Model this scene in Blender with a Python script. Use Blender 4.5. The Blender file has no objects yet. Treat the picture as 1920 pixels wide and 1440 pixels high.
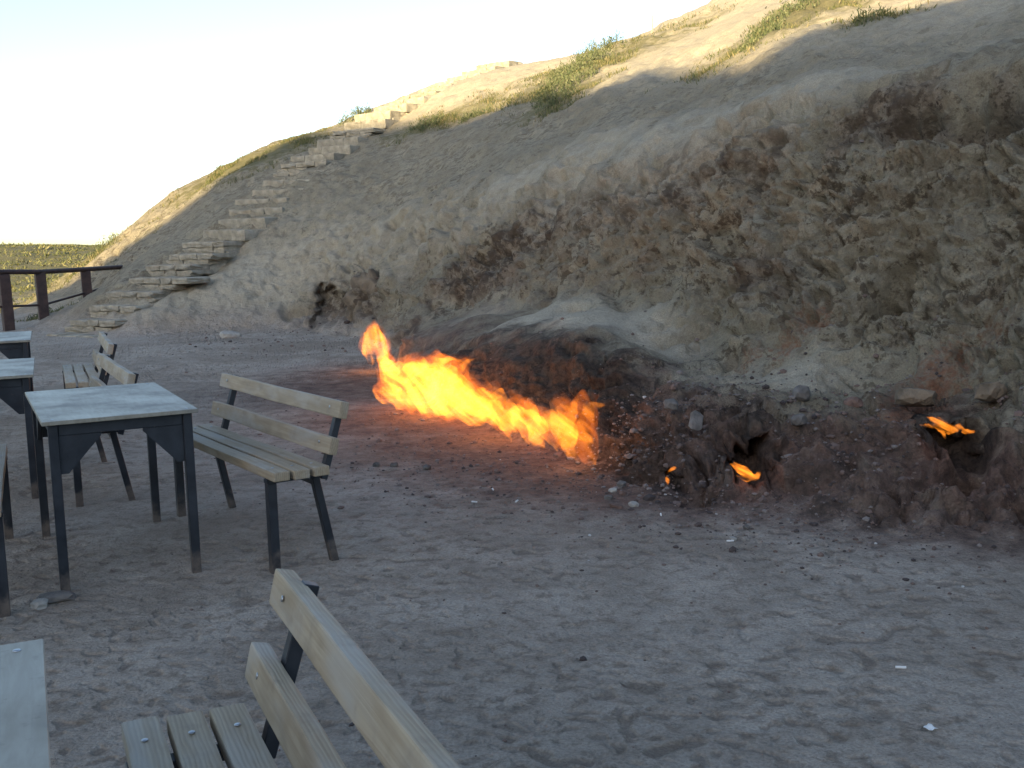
import bpy, bmesh, math, random
import numpy as np
from mathutils import Vector, Matrix, Euler

random.seed(7)
RNG = np.random.default_rng(11)
R = math.radians
scene = bpy.context.scene
COL = scene.collection

# ------------------------------------------------------------------ camera
CAM_H, PITCH, ROLL = 1.434, 0.126, 0.026
cam_data = bpy.data.cameras.new("camera")
cam = bpy.data.objects.new("camera", cam_data)
COL.objects.link(cam)
_f = Vector((0, math.cos(PITCH), -math.sin(PITCH)))
_u0 = Vector((0, math.sin(PITCH), math.cos(PITCH)))
_r0 = Vector((1, 0, 0))
_r = _r0 * math.cos(ROLL) - _u0 * math.sin(ROLL)
_u = _u0 * math.cos(ROLL) + _r0 * math.sin(ROLL)
cam.matrix_world = Matrix(((_r.x, _u.x, -_f.x, 0), (_r.y, _u.y, -_f.y, 0), (_r.z, _u.z, -_f.z, CAM_H), (0, 0, 0, 1)))
cam_data.sensor_width = 36
cam_data.lens = 2050 / 1920 * 36
cam_data.clip_start = 0.05
cam_data.clip_end = 2000
scene.camera = cam

# ------------------------------------------------------------------ light
SUN_EL, SUN_HX, SUN_HY = R(10.0), -0.42, -0.9075      # low evening sun behind the camera, a little to the left
world = bpy.data.worlds.new("World")
scene.world = world
world.use_nodes = True
wn = world.node_tree.nodes
sky = wn.new("ShaderNodeTexSky")
sky.sky_type = 'NISHITA'
sky.sun_disc = False
sky.sun_elevation = SUN_EL
sky.sun_rotation = math.atan2(SUN_HX, SUN_HY)
sky.altitude = 100
sky.air_density = 0.75
sky.dust_density = 1.0
sky.ozone_density = 1.0
hsv = wn.new("ShaderNodeHueSaturation")               # thin evening haze: a paler sky than clear air gives
hsv.inputs["Saturation"].default_value = 0.95
world.node_tree.links.new(sky.outputs[0], hsv.inputs["Color"])
world.node_tree.links.new(hsv.outputs[0], wn["Background"].inputs[0])
wn["Background"].inputs[1].default_value = 0.15
sun_data = bpy.data.lights.new("sun", 'SUN')
sun_data.energy = 5.0
sun_data.angle = R(0.5)
sun_data.color = (1.0, 0.78, 0.42)
sun = bpy.data.objects.new("sun", sun_data)
COL.objects.link(sun)
_s = Vector((SUN_HX * math.cos(SUN_EL), SUN_HY * math.cos(SUN_EL), math.sin(SUN_EL)))
sun.rotation_euler = _s.to_track_quat('Z', 'Y').to_euler()

scene.view_settings.view_transform = 'Standard'
scene.view_settings.look = 'None'
scene.view_settings.gamma = 1.0
scene.view_settings.use_curve_mapping = False
scene.view_settings.exposure = 1.5
scene.render.engine = 'CYCLES'
scene.cycles.use_denoising = True
scene.cycles.max_bounces = 5
scene.cycles.diffuse_bounces = 3
scene.cycles.glossy_bounces = 2
scene.cycles.transmission_bounces = 2
scene.cycles.volume_bounces = 0
scene.cycles.transparent_max_bounces = 8
scene.cycles.volume_step_rate = 1.0
scene.cycles.volume_max_steps = 256

# ------------------------------------------------------------------ noise (numpy)
_perm = np.random.default_rng(3).permutation(256).astype(np.int32)
_perm = np.concatenate([_perm, _perm, _perm])
_grad = np.array([(1, 1, 0), (-1, 1, 0), (1, -1, 0), (-1, -1, 0), (1, 0, 1), (-1, 0, 1), (1, 0, -1), (-1, 0, -1),
                  (0, 1, 1), (0, -1, 1), (0, 1, -1), (0, -1, -1), (1, 1, 0), (-1, 1, 0), (0, -1, 1), (0, -1, -1)], np.float32)


def perlin(P):
    P = np.asarray(P, np.float32)
    fl = np.floor(P)
    I = fl.astype(np.int32) & 255
    f = P - fl
    w = f * f * f * (f * (f * 6 - 15) + 10)
    out = 0
    for dx in (0, 1):
        a = _perm[I[:, 0] + dx]
        wx = w[:, 0] if dx else 1 - w[:, 0]
        for dy in (0, 1):
            b = _perm[a + I[:, 1] + dy]
            wy = w[:, 1] if dy else 1 - w[:, 1]
            for dz in (0, 1):
                g = _grad[_perm[b + I[:, 2] + dz] & 15]
                wz = w[:, 2] if dz else 1 - w[:, 2]
                d = g[:, 0] * (f[:, 0] - dx) + g[:, 1] * (f[:, 1] - dy) + g[:, 2] * (f[:, 2] - dz)
                out = out + wx * wy * wz * d
    return out


def fbm(P, oct=3, lac=2.03, gain=0.5):
    s, a, n = 0, 1.0, 0
    P = np.asarray(P, np.float32)
    for i in range(oct):
        s = s + a * perlin(P * (lac ** i) + 17.3 * i)
        n += a
        a *= gain
    return s / n


def ridged(P, oct=3, lac=2.1, gain=0.5):
    s, a, n = 0, 1.0, 0
    P = np.asarray(P, np.float32)
    for i in range(oct):
        s = s + a * (1 - 2 * np.abs(perlin(P * (lac ** i) + 31.7 * i)))
        n += a
        a *= gain
    return s / n


def sstep(a, b, x):
    t = np.clip((x - a) / (b - a), 0, 1)
    return t * t * (3 - 2 * t)


# ------------------------------------------------------------------ terrain: large forms (surveyed points, thin-plate surface)
SURVEY = "2.55,4.3,0.15;2.8,4.75,0.33;3.11,5.3,0.58;3.32,5.7,0.96;3.48,6,1.4;3.57,6.2,1.82;3.73,6.5,2.23;3.89,6.8,2.55;4.45,7.8,2.93;5.4,9.5,3.56;7.37,13,4.93;10.17,18,6.83;2.19,3.7,-0.2;1.02,1.72,-1.05;12.14,21.48,6.48;16.08,28.45,3.83;2.34,5,0.01;2.51,5.38,0.2;2.67,5.75,0.41;2.82,6.1,0.53;2.96,6.4,0.67;3.06,6.65,0.9;3.16,6.9,1.42;3.29,7.2,1.9;3.41,7.5,2.34;3.63,8,2.64;4.3,9.5,3.11;5.11,11.3,3.74;6.53,14.5,4.91;8.55,19,6.51;11.69,26,8.61;2.04,4.37,-0.34;1.07,2.28,-1.19;13.33,29.65,8.26;16.61,36.94,5.61;1.89,5.15,0;2.01,5.5,0.19;2.15,5.9,0.39;2.31,6.35,0.51;2.49,6.85,0.59;2.62,7.2,0.74;2.72,7.5,1.15;2.8,7.75,1.59;2.9,8.05,2.05;3.02,8.4,2.43;3.34,9.3,2.75;3.94,11,3.3;4.65,13,4;6.07,17,5.4;8.2,23,7.32;1.65,4.49,-0.35;0.86,2.33,-1.2;9.54,26.77,6.97;12.23,34.3,4.32;1.49,5.6,-0.01;1.58,5.95,0.13;1.68,6.3,0.34;1.75,6.6,0.42;1.89,7.1,0.49;1.97,7.4,0.56;2.06,7.75,0.7;2.13,8.05,0.99;2.21,8.35,1.38;2.29,8.65,1.79;2.36,8.95,2.18;2.45,9.3,2.45;2.79,10.6,2.91;3.48,13.2,3.76;4.34,16.5,4.87;5.79,22,6.47;1.31,4.92,-0.36;0.72,2.7,-1.21;6.8,25.87,6.12;8.84,33.61,3.47;1.25,5.75,-0.01;1.3,6,0.08;1.32,6.1,0.23;1.35,6.22,0.36;1.41,6.5,0.43;1.54,7.1,0.48;1.1,5.07,-0.36;0.61,2.82,-1.21;1.08,5.8,-0;1.14,6.12,0.14;1.19,6.38,0.34;1.24,6.65,0.43;1.34,7.15,0.48;1.46,7.8,0.52;1.59,8.5,0.65;1.67,8.95,0.83;1.73,9.25,1.12;1.79,9.55,1.53;1.85,9.9,1.91;1.93,10.3,2.29;2.12,11.3,2.61;2.48,13.2,3.18;3.1,16.5,4.15;3.85,20.5,5.37;4.51,24,6.37;0.95,5.11,-0.35;0.53,2.85,-1.2;5.24,27.93,6.02;6.72,35.79,3.37;0.77,6.1,-0;0.8,6.32,0.11;0.83,6.52,0.26;0.87,6.85,0.41;0.98,7.65,0.52;1.1,8.6,0.61;1.21,9.4,0.77;1.29,10,0.9;1.33,10.3,1.2;1.37,10.6,1.6;1.42,10.95,1.97;1.48,11.4,2.24;1.67,12.8,2.67;1.98,15.2,3.4;2.44,18.7,4.45;3.01,23,5.7;0.69,5.41,-0.35;0.4,3.12,-1.2;3.53,26.97,5.35;4.57,34.9,2.7;0.53,6.85,-0.01;0.55,7.1,0.13;0.58,7.45,0.33;0.61,7.75,0.51;0.64,8.1,0.67;0.71,8.9,0.77;0.8,10,0.88;0.84,10.5,0.93;0.88,10.9,1.26;0.92,11.3,1.63;0.96,11.8,2.06;1.06,12.9,2.39;1.24,15,3.04;1.49,18,3.95;1.92,23,5.33;0.48,6.15,-0.36;0.3,3.86,-1.21;2.25,26.99,4.98;2.92,34.96,2.33;0.14,7.85,-0.01;0.16,8.3,0.17;0.17,8.75,0.41;0.19,9.2,0.58;0.2,9.8,0.67;0.24,11.2,0.73;0.26,12,0.85;0.27,12.4,1.19;0.3,12.9,1.61;0.32,13.5,2.01;0.36,14.8,2.41;0.42,17,3.04;0.51,20,3.98;0.68,26,5.56;0.13,7.15,-0.36;0.09,4.85,-1.21;0.79,30,5.21;1,38,2.56;-0.36,8.9,0.01;-0.37,9.4,0.21;-0.38,9.85,0.39;-0.4,10.4,0.54;-0.43,11.5,0.61;-0.48,12.9,0.7;-0.49,13.4,0.8;-0.5,13.9,1.18;-0.51,14.4,1.59;-0.52,15,1.92;-0.56,16.5,2.4;-0.62,18.8,3.06;-0.71,22.4,4.11;-0.82,26.5,5.36;-0.33,8.2,-0.34;-0.24,5.9,-1.19;-0.94,30.5,5.01;-1.19,38.49,2.36;-1.08,11,-0.01;-1.16,11.9,0.13;-1.22,12.6,0.31;-1.31,13.6,0.48;-1.42,14.8,0.58;-1.46,15.3,0.81;-1.5,15.9,1.17;-1.55,16.6,1.56;-1.63,17.6,1.98;-1.79,19.6,2.7;-1.96,21.8,3.45;-2.18,24.5,4.33;-2.39,27,5.07;-1.02,10.3,-0.36;-0.79,8.01,-1.21;-2.74,30.98,4.72;-3.44,38.95,2.07;-2.27,15,-0.04;-2.35,15.6,0.13;-2.42,16.2,0.4;-2.51,16.9,0.85;-2.62,17.8,1.25;-2.73,18.7,1.78;-2.94,20.4,2.58;-3.2,22.4,3.33;-3.62,25.5,4.28;-2.16,14.31,-0.39;-1.82,12.03,-1.24;-4.18,29.46,3.93;-5.3,37.38,1.28;-3.39,16.6,0.03;-3.48,17.1,0.24;-3.62,17.9,0.67;-3.73,18.6,1.18;-3.87,19.4,1.72;-4.06,20.5,2.33;-4.29,21.8,2.9;-4.66,23.8,3.48;-5.07,26,4.01;-3.25,15.91,-0.32;-2.79,13.66,-1.17;-5.83,29.93,3.66;-7.36,37.78,1.01;-4.36,16.9,0.07;-4.5,17.5,0.37;-4.62,18.1,0.77;-4.75,18.7,1.2;-4.93,19.5,1.66;-5.13,20.4,2.06;-5.51,22,2.53;-5.98,24,3.08;-6.46,26,3.55;-4.19,16.22,-0.28;-3.61,14,-1.13;-7.43,29.88,3.2;-9.36,37.65,0.55;-5.21,17,0.17;-5.34,17.5,0.48;-5.47,18,0.84;-5.63,18.6,1.14;-5.86,19.4,1.4;-6.26,20.8,1.7;-6.74,22.5,2.15;-7.32,24.5,2.56;-7.75,26,2.85;-5.01,16.33,-0.18;-4.33,14.13,-1.03;-8.9,29.83,2.5;-11.18,37.5,-0.15;-5.89,16.8,0.16;-6.04,17.3,0.51;-6.16,17.7,0.74;-6.45,18.6,0.98;-7.02,20.3,1.23;-7.76,22.5,1.53;-8.43,24.5,1.89;-8.93,26,2.12;-5.66,16.14,-0.19;-4.9,13.97,-1.04;-10.23,29.78,1.62;-12.83,37.35,0.62;-6.7,17,0.19;-7.08,18,0.36;-8.04,20.5,0.51;-8.8,22.5,0.74;-9.55,24.5,1.1;-10.31,26.5,1.3;-11.77,30.23,0.8;-14.67,37.68,-0.2;-8.52,19.5,0.32;-9.6,22,0.3;-10.9,25,0.33;-12.2,28,0.31;-13.8,31.67,-0.19;-16.99,39,-1.19;-10.1,20,0.33;-12.11,24,0.22;-14.13,28,0.04;-15.93,31.57,-0.46;-19.54,38.71,-1.46;6.75,2.1,0.15;7,2.55,0.33;7.31,3.1,0.58;7.52,3.5,0.96;7.68,3.8,1.4;7.77,4,1.82;7.93,4.3,2.23;8.09,4.6,2.55;8.65,5.6,2.93;9.6,7.3,3.56;11.57,10.8,4.93;14.37,15.8,6.83;6.15,0.8,-0.45;11.55,-0.2,0.15;11.8,0.25,0.33;12.11,0.8,0.58;12.32,1.2,0.96;12.48,1.5,1.4;12.57,1.7,1.82;12.73,2,2.23;12.89,2.3,2.55;13.45,3.3,2.93;14.4,5,3.56;16.37,8.5,4.93;19.17,13.5,6.83;10.95,-1.5,-0.45"
SV = np.array([[float(c) for c in p.split(',')] for p in SURVEY.split(';')])


def _tps_k(d2):
    return 0.5 * d2 * np.log(d2 + 1e-9)


_n = len(SV)
_K = _tps_k(((SV[:, None, :2] - SV[None, :, :2]) ** 2).sum(-1)) + 0.02 * np.eye(_n)
_Q = np.c_[np.ones(_n), SV[:, :2]]
_A = np.block([[_K, _Q], [_Q.T, np.zeros((3, 3))]])
_W = np.linalg.solve(_A, np.r_[SV[:, 2], 0, 0, 0])


def tps(x, y):
    out = np.empty(x.shape)
    xf, yf, of = x.ravel(), y.ravel(), out.ravel()
    for i in range(0, len(xf), 20000):
        X, Y = xf[i:i + 20000], yf[i:i + 20000]
        d2 = (X[:, None] - SV[None, :, 0]) ** 2 + (Y[:, None] - SV[None, :, 1]) ** 2
        of[i:i + 20000] = _tps_k(d2) @ _W[:_n] + _W[_n] + _W[_n + 1] * X + _W[_n + 2] * Y
    return of.reshape(x.shape)


# opposite ridge behind the camera that keeps the yard in evening shade: crest height along it
RIDGE_Q = np.array([-90.0, -34.0, -24.0, -18.76, -17.58, -16.86, -16.16, -15.77, -15.4, -14.9, -14.3, -13.97, -13.79, -13.42, -13.36, -12.85, -12.16, -11.32, -10.45, -9.85, -8.76, -7.81, -6.54, -5.64, -5.28, -4.03, -3.03, -2.37, -1.71, -1.28, 1.0, 6.0, 25.0, 90.0])
RIDGE_Z = np.array([3.0, 4.0, 8.5, 11.51, 12.18, 12.63, 12.99, 13.46, 14.6, 15.6, 15.2, 14.69, 14.87, 15.14, 15.39, 15.61, 15.48, 15.31, 15.23, 15.21, 15.36, 14.99, 15.1, 14.74, 14.84, 14.28, 13.89, 13.98, 14.21, 14.31, 14.4, 14.8, 14.0, 8.0])
RIDGE_P = 45.0


def ground_z(x, y):
    z = 0.22 * sstep(9, 18, y + 0.15 * x)
    z = z - 0.25 * sstep(23, 32, y) * sstep(-6, -12, x)
    r = np.hypot(x, y)
    z = z + 3.1 * sstep(55, 130, y) * (1 - 0.25 * sstep(-62, -40, x)) + 0.02 * np.maximum(0, r - 150) * (y < 0)
    return z


def ridge_z(x, y):
    p = x * SUN_HX + y * SUN_HY
    q = x * -SUN_HY + y * SUN_HX
    prof = np.interp(q, RIDGE_Q, RIDGE_Z)
    return prof * sstep(10, RIDGE_P, p) - 0.4 * sstep(3, 7.5, -p + 10) - 0.03 * np.maximum(0, p - RIDGE_P)


STAIR = [(1, -6.82, 17.3, 0.22), (5, -5.91, 18.6, 1.05), (10, -4.72, 20.3, 2.07), (16, -3.99, 22.5, 3.21),
         (18, -3.59, 23.2, 3.58), (22, -2.71, 24.6, 4.44), (30, -0.12, 27.3, 5.86)]
STAIR_XY = [(a[1], a[2]) for a in STAIR]


def hill_z(x, y):
    r = np.hypot(x, y)
    az = np.degrees(np.arctan2(x, y))
    h = tps(x, y)
    h = np.minimum(h, 16)
    # bed cut for the stairs
    d = np.full(x.shape, 99.0)
    for (x0, y0), (x1, y1) in zip(STAIR_XY[:-1], STAIR_XY[1:]):
        ex, ey = x1 - x0, y1 - y0
        t = np.clip(((x - x0) * ex + (y - y0) * ey) / (ex * ex + ey * ey), 0, 1)
        d = np.minimum(d, np.hypot(x - x0 - t * ex, y - y0 - t * ey))
    h = h - (0.0 + 0.15 * (1 - sstep(19.0, 20.5, y))) * (1 - sstep(0.45, 0.9, d))
    h = h - 0.5 * np.maximum(0, r - 40)
    h = h - 8 * sstep(-27, -36, az) - 12 * sstep(84, 112, az)
    return h


def macro(x, y):
    g = ground_z(x, y)
    b = ridge_z(x, y)
    h = hill_z(x, y)
    g2 = np.maximum(g, b)
    k = 0.10
    m = np.maximum(g2, h) + np.maximum(k - np.abs(g2 - h), 0) ** 2 / (4 * k)
    return m, h - g2, b - g
# ---- end of large forms

# ------------------------------------------------------------------ node helpers
def new_mat(name):
    m = bpy.data.materials.new(name)
    m.use_nodes = True
    nt = m.node_tree
    return m, nt, nt.nodes["Principled BSDF"]


class NB:
    """small helper to wire shader nodes"""

    def __init__(self, nt):
        self.nt = nt

    def n(self, typ, **kw):
        nd = self.nt.nodes.new(typ)
        for k, v in kw.items():
            setattr(nd, k, v)
        return nd

    def put(self, sock, v):
        if isinstance(v, bpy.types.NodeSocket):
            self.nt.links.new(v, sock)
        elif isinstance(v, (tuple, list)):
            sock.default_value = (*v, 1.0) if len(v) == 3 and sock.type == 'RGBA' else v
        else:
            sock.default_value = v

    def mix(self, fac, a, b, blend='MIX'):
        nd = self.n("ShaderNodeMix", data_type='RGBA', blend_type=blend)
        self.put(nd.inputs[0], fac)
        self.put(nd.inputs[6], a)
        self.put(nd.inputs[7], b)
        return nd.outputs[2]

    def math(self, op, a, b=0.0, clamp=False):
        nd = self.n("ShaderNodeMath", operation=op, use_clamp=clamp)
        self.put(nd.inputs[0], a)
        self.put(nd.inputs[1], b)
        return nd.outputs[0]

    def ramp(self, x, lo, hi, a=0.0, b=1.0):
        nd = self.n("ShaderNodeMapRange", interpolation_type='SMOOTHSTEP')
        self.put(nd.inputs[0], x)
        self.put(nd.inputs[1], lo)
        self.put(nd.inputs[2], hi)
        self.put(nd.inputs[3], a)
        self.put(nd.inputs[4], b)
        return nd.outputs[0]

    def noise(self, vec, scale, detail=4.0, rough=0.55, dist=0.0):
        nd = self.n("ShaderNodeTexNoise")
        self.put(nd.inputs["Vector"], vec)
        nd.inputs["Scale"].default_value = scale
        nd.inputs["Detail"].default_value = detail
        nd.inputs["Roughness"].default_value = rough
        nd.inputs["Distortion"].default_value = dist
        return nd.outputs[0]

    def voro(self, vec, scale, feature='F1'):
        nd = self.n("ShaderNodeTexVoronoi", feature=feature)
        self.put(nd.inputs["Vector"], vec)
        nd.inputs["Scale"].default_value = scale
        return nd.outputs[0]

    def mapping(self, vec, scale=(1, 1, 1), rot=(0, 0, 0), loc=(0, 0, 0)):
        nd = self.n("ShaderNodeMapping")
        self.put(nd.inputs[0], vec)
        nd.inputs[1].default_value = loc
        nd.inputs[2].default_value = rot
        nd.inputs[3].default_value = scale
        return nd.outputs[0]

    def bump(self, h, strength, dist, normal=None):
        nd = self.n("ShaderNodeBump")
        nd.inputs["Strength"].default_value = strength
        nd.inputs["Distance"].default_value = dist
        self.put(nd.inputs["Height"], h)
        if normal is not None:
            self.put(nd.inputs["Normal"], normal)
        return nd.outputs[0]


def mat_earth():
    m, nt, bs = new_mat("earth")
    b = NB(nt)
    geo = b.n("ShaderNodeNewGeometry").outputs["Position"]
    A = b.n("ShaderNodeAttribute", attribute_name="maskA")
    B = b.n("ShaderNodeAttribute", attribute_name="maskB")
    sa = b.n("ShaderNodeSeparateColor")
    b.put(sa.inputs[0], A.outputs["Color"])
    sb = b.n("ShaderNodeSeparateColor")
    b.put(sb.inputs[0], B.outputs["Color"])
    rock, dust_sun, burn, soot = sa.outputs[0], sa.outputs[1], sa.outputs[2], A.outputs["Alpha"]
    green, ground, pit, rust = sb.outputs[0], sb.outputs[1], sb.outputs[2], B.outputs["Alpha"]
    n1 = b.noise(geo, 1.3, 6, 0.6)
    n2 = b.noise(geo, 5.0, 6, 0.62)
    n3 = b.noise(geo, 22.0, 5, 0.65)
    n4 = b.noise(geo, 90.0, 3, 0.6)
    # hill clay
    clay = b.mix(b.ramp(n1, 0.38, 0.64), (0.232, 0.210, 0.156), (0.305, 0.280, 0.215))
    clay = b.mix(b.ramp(n2, 0.46, 0.64), clay, (0.195, 0.173, 0.130))
    clay = b.mix(b.ramp(n3, 0.54, 0.68, 0, 0.65), clay, (0.14, 0.12, 0.095))
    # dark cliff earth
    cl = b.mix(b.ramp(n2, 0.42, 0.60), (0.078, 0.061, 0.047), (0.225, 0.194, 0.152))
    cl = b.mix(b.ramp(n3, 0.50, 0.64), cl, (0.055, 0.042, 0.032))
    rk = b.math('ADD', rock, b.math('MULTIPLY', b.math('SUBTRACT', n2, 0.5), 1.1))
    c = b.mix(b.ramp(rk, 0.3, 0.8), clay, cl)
    # crumbly broken earth: brown clods among pale clay
    n6 = b.noise(geo, 9.0, 10, 0.74, 0.3)
    ck = b.math('ADD', n6, b.math('MULTIPLY', b.math('SUBTRACT', n1, 0.5), 0.4))
    c = b.mix(b.math('MULTIPLY', pit, b.ramp(ck, 0.525, 0.60, 0, 0.85)), c, (0.080, 0.064, 0.046))
    c = b.mix(b.math('MULTIPLY', pit, b.ramp(ck, 0.45, 0.36, 0, 0.6)), c, (0.29, 0.265, 0.212))
    # pale dust and topsoil, tone raised to paint sunlight into the upper slope
    dk = b.math('ADD', dust_sun, b.math('MULTIPLY', b.math('SUBTRACT', n2, 0.5), 0.9))
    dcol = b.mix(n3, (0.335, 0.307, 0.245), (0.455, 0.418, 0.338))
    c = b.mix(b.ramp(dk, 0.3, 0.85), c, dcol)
    # yard ground: grey trodden dust with brown loose hollows
    gn = b.noise(geo, 3.2, 5, 0.6)
    gcol = b.mix(b.ramp(gn, 0.35, 0.66), (0.298, 0.262, 0.224), (0.392, 0.350, 0.305))
    n5 = b.noise(geo, 13.0, 9, 0.72, 0.4)
    gcol = b.mix(b.ramp(n5, 0.49, 0.62, 0, 0.75), gcol, (0.186, 0.156, 0.126))
    gcol = b.mix(b.ramp(n5, 0.46, 0.36, 0, 0.5), gcol, (0.38, 0.35, 0.315))
    n7 = b.noise(geo, 0.55, 5, 0.6, 0.5)
    gcol = b.mix(b.ramp(n7, 0.45, 0.62, 0, 0.55), gcol, (0.205, 0.176, 0.146))
    gcol = b.mix(b.ramp(n7, 0.46, 0.34, 0, 0.5), gcol, (0.365, 0.333, 0.298))
    pk = b.math('ADD', pit, b.math('MULTIPLY', b.math('SUBTRACT', n3, 0.5), 0.8))
    gcol = b.mix(b.ramp(pk, 0.4, 0.95, 0, 0.58), gcol, (0.165, 0.128, 0.10))
    c = b.mix(ground, c, gcol)
    # fired, reddish earth round the vents
    bk = b.math('ADD', burn, b.math('MULTIPLY', b.math('SUBTRACT', n2, 0.5), 0.9))
    bcol = b.mix(b.ramp(n3, 0.35, 0.7), (0.088, 0.052, 0.043), (0.155, 0.100, 0.083))
    bcol = b.mix(b.ramp(n2, 0.5, 0.75, 0, 0.8), bcol, (0.065, 0.052, 0.05))
    bcol = b.mix(b.ramp(n6, 0.53, 0.60, 0, 0.75), bcol, (0.045, 0.034, 0.030))
    bcol = b.mix(b.ramp(n6, 0.44, 0.36, 0, 0.6), bcol, (0.19, 0.145, 0.122))
    c = b.mix(b.ramp(bk, 0.25, 0.9, 0, 0.92), c, bcol)
    # rust stains
    uk = b.math('ADD', rust, b.math('MULTIPLY', b.math('SUBTRACT', n3, 0.5), 1.2))
    c = b.mix(b.ramp(uk, 0.45, 0.95, 0, 0.85), c, b.mix(n4, (0.19, 0.075, 0.04), (0.27, 0.14, 0.09)))
    # soot
    sk = b.math('ADD', soot, b.math('MULTIPLY', b.math('SUBTRACT', n2, 0.5), 1.0))
    c = b.mix(b.ramp(sk, 0.3, 0.9, 0, 0.9), c, b.mix(b.ramp(n3, 0.35, 0.65), (0.018, 0.014, 0.012), (0.066, 0.048, 0.038)))
    # thin grass cover
    gk = b.math('ADD', green, b.math('MULTIPLY', b.math('SUBTRACT', n2, 0.5), 1.3))
    gc = b.mix(n3, (0.07, 0.08, 0.028), (0.15, 0.135, 0.06))
    c = b.mix(b.ramp(gk, 0.3, 0.85, 0, 0.85), c, gc)
    # fine grain
    c = b.mix(b.ramp(n4, 0.3, 0.7, 0.0, 0.34), c, (0.07, 0.055, 0.045))
    c = b.mix(1.0, c, (1.30, 1.26, 1.20), 'MULTIPLY')
    nt.links.new(c, bs.inputs["Base Color"])
    bs.inputs["Roughness"].default_value = 0.95
    bs.inputs["Specular IOR Level"].default_value = 0.15
    h = b.math('ADD', b.math('MULTIPLY', n3, 1.0), b.math('ADD', b.math('MULTIPLY', n4, 0.4), b.math('ADD', b.math('MULTIPLY', n5, 0.8), b.math('MULTIPLY', b.math('MULTIPLY', n6, pit), 1.6))))
    nb = b.bump(h, 0.9, 0.035)
    nt.links.new(nb, bs.inputs["Normal"])
    return m


# ------------------------------------------------------------------ terrain mesh
def blob(P, spots):
    """soft patches of ground cover at known places: (x, y, z, radius, strength)"""
    out = np.zeros(len(P), np.float32)
    for x, y, z, r, s in spots:
        d2 = ((P[:, 0] - x) ** 2 + (P[:, 1] - y) ** 2 + (P[:, 2] - z) ** 2) / (r * r)
        out = np.maximum(out, s * np.exp(-d2 * 0.9))
    return out


SPOTS = {}
SPOTS['rubble'] = [(-3.09,17.33,0.6,0.8,1),(-2.48,16.66,0.7,0.8,1),(-1.98,15.91,0.64,0.8,1),(-2.68,16.28,0.24,0.6,0.9),(-1.73,14.94,0.32,0.6,0.9),(-1.15,15.36,1.24,1.0,0.8),(-0.5,14.15,1.38,1.0,0.9),(0.05,13.38,1.53,0.9,0.9),(0.53,12.59,1.66,0.9,0.9),(0.92,11.31,1.63,0.8,0.9),(1.29,10.75,1.61,0.8,0.9),(-0.78,13.91,0.95,0.8,0.8),(-0.22,13.17,1.03,0.8,0.8),(0.33,12.33,1.19,0.8,0.9),(0.73,11.15,1.26,0.8,0.9),(1.1,10.55,1.2,0.8,0.9),(1.51,10.15,1.35,0.7,0.8),(-1.81,15.74,0.72,0.8,0.7),(1.53,9.11,0.78,0.6,0.7),(1.7,8.23,0.67,0.6,0.8),(-3.32,17.18,0.36,0.8,0.5),(0.74,6.87,0.27,0.9,1),(1.06,6.32,0.26,0.9,1),(1.49,6.19,0.3,0.9,1),(1.9,6.0,0.29,0.8,1),(2.21,5.66,0.29,0.8,1),(2.49,5.47,0.24,0.8,1),(0.41,8.26,0.46,0.8,0.9),(1.04,7.32,0.48,0.7,0.7),(1.96,6.75,0.46,0.7,0.8),(2.4,6.17,0.47,0.8,1),(0.09,8.94,0.43,0.6,0.8),(0.83,7.65,0.52,0.6,0.8)]
SPOTS['ledge'] = [(1.94,8.76,1.2,0.22,1),(2.07,8.28,1.1,0.25,1),(1.86,8.59,0.97,0.22,1),(1.95,8.11,0.83,0.28,1),(1.76,8.13,0.68,0.22,0.8),(2.2,7.99,0.99,0.25,0.7)]
SPOTS['smooth'] = [(0.22,10.36,0.74,0.65,1),(0.76,9.53,0.77,0.65,1),(-0.33,12.01,0.63,0.6,0.9),(1.03,8.71,0.65,0.4,0.7),(1.28,7.64,0.51,0.4,0.6),(1.88,7.36,0.52,0.4,0.6)]
SPOTS['dark'] = [(-2.92,17.37,0.76,0.6,1),(-2.16,16.01,0.52,0.6,1),(-3.25,17.23,0.44,0.45,0.9),(-2.61,17.06,0.85,0.5,0.9),(-2.97,17.11,0.56,0.5,0.9),(-3.17,17.02,0.37,0.4,0.8),(-2.54,16.43,0.47,0.5,0.8),(-2.09,16.18,0.71,0.5,0.7),(-1.76,15.22,0.45,0.4,0.7),(-1.15,15.36,1.24,0.8,0.5),(-0.5,14.15,1.38,0.8,0.55),(0.05,13.38,1.53,0.7,0.55),(0.53,12.59,1.66,0.7,0.55),(0.33,12.33,1.19,0.7,0.5),(0.73,11.15,1.26,0.6,0.5),(1.13,10.79,1.46,0.6,0.5),(-0.22,13.17,1.03,0.7,0.45),(1.59,11.04,2.18,0.5,0.9),(1.27,11.46,2.11,0.5,0.9),(0.85,11.83,1.87,0.5,0.8),(0.29,12.84,1.55,0.6,0.8),(-0.09,13.35,1.31,0.6,0.7),(1.74,10.37,1.98,0.45,0.8),(1.88,10.27,2.17,0.45,0.8),(2.92,8.6,2.46,0.4,0.9),(3.14,8.53,2.56,0.4,0.9),(3.38,7.59,2.32,0.5,0.8),(2.25,9.37,2.18,0.45,0.7),(2.54,8.82,2.29,0.45,0.7),(3.19,7.82,2.21,0.3,0.9),(2.96,8.23,2.26,0.3,0.9),(-0.64,13.9,1.05,0.6,0.5),(1.95,8.61,1.14,0.3,0.6),(1.25,10.49,1.3,0.35,0.5),(-1.23,15.41,1.17,0.6,0.5),(-2.47,16.55,0.62,0.8,0.6),(-1.94,15.48,0.44,0.6,0.6),(-3.01,17.36,0.68,0.5,0.6)]
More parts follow.
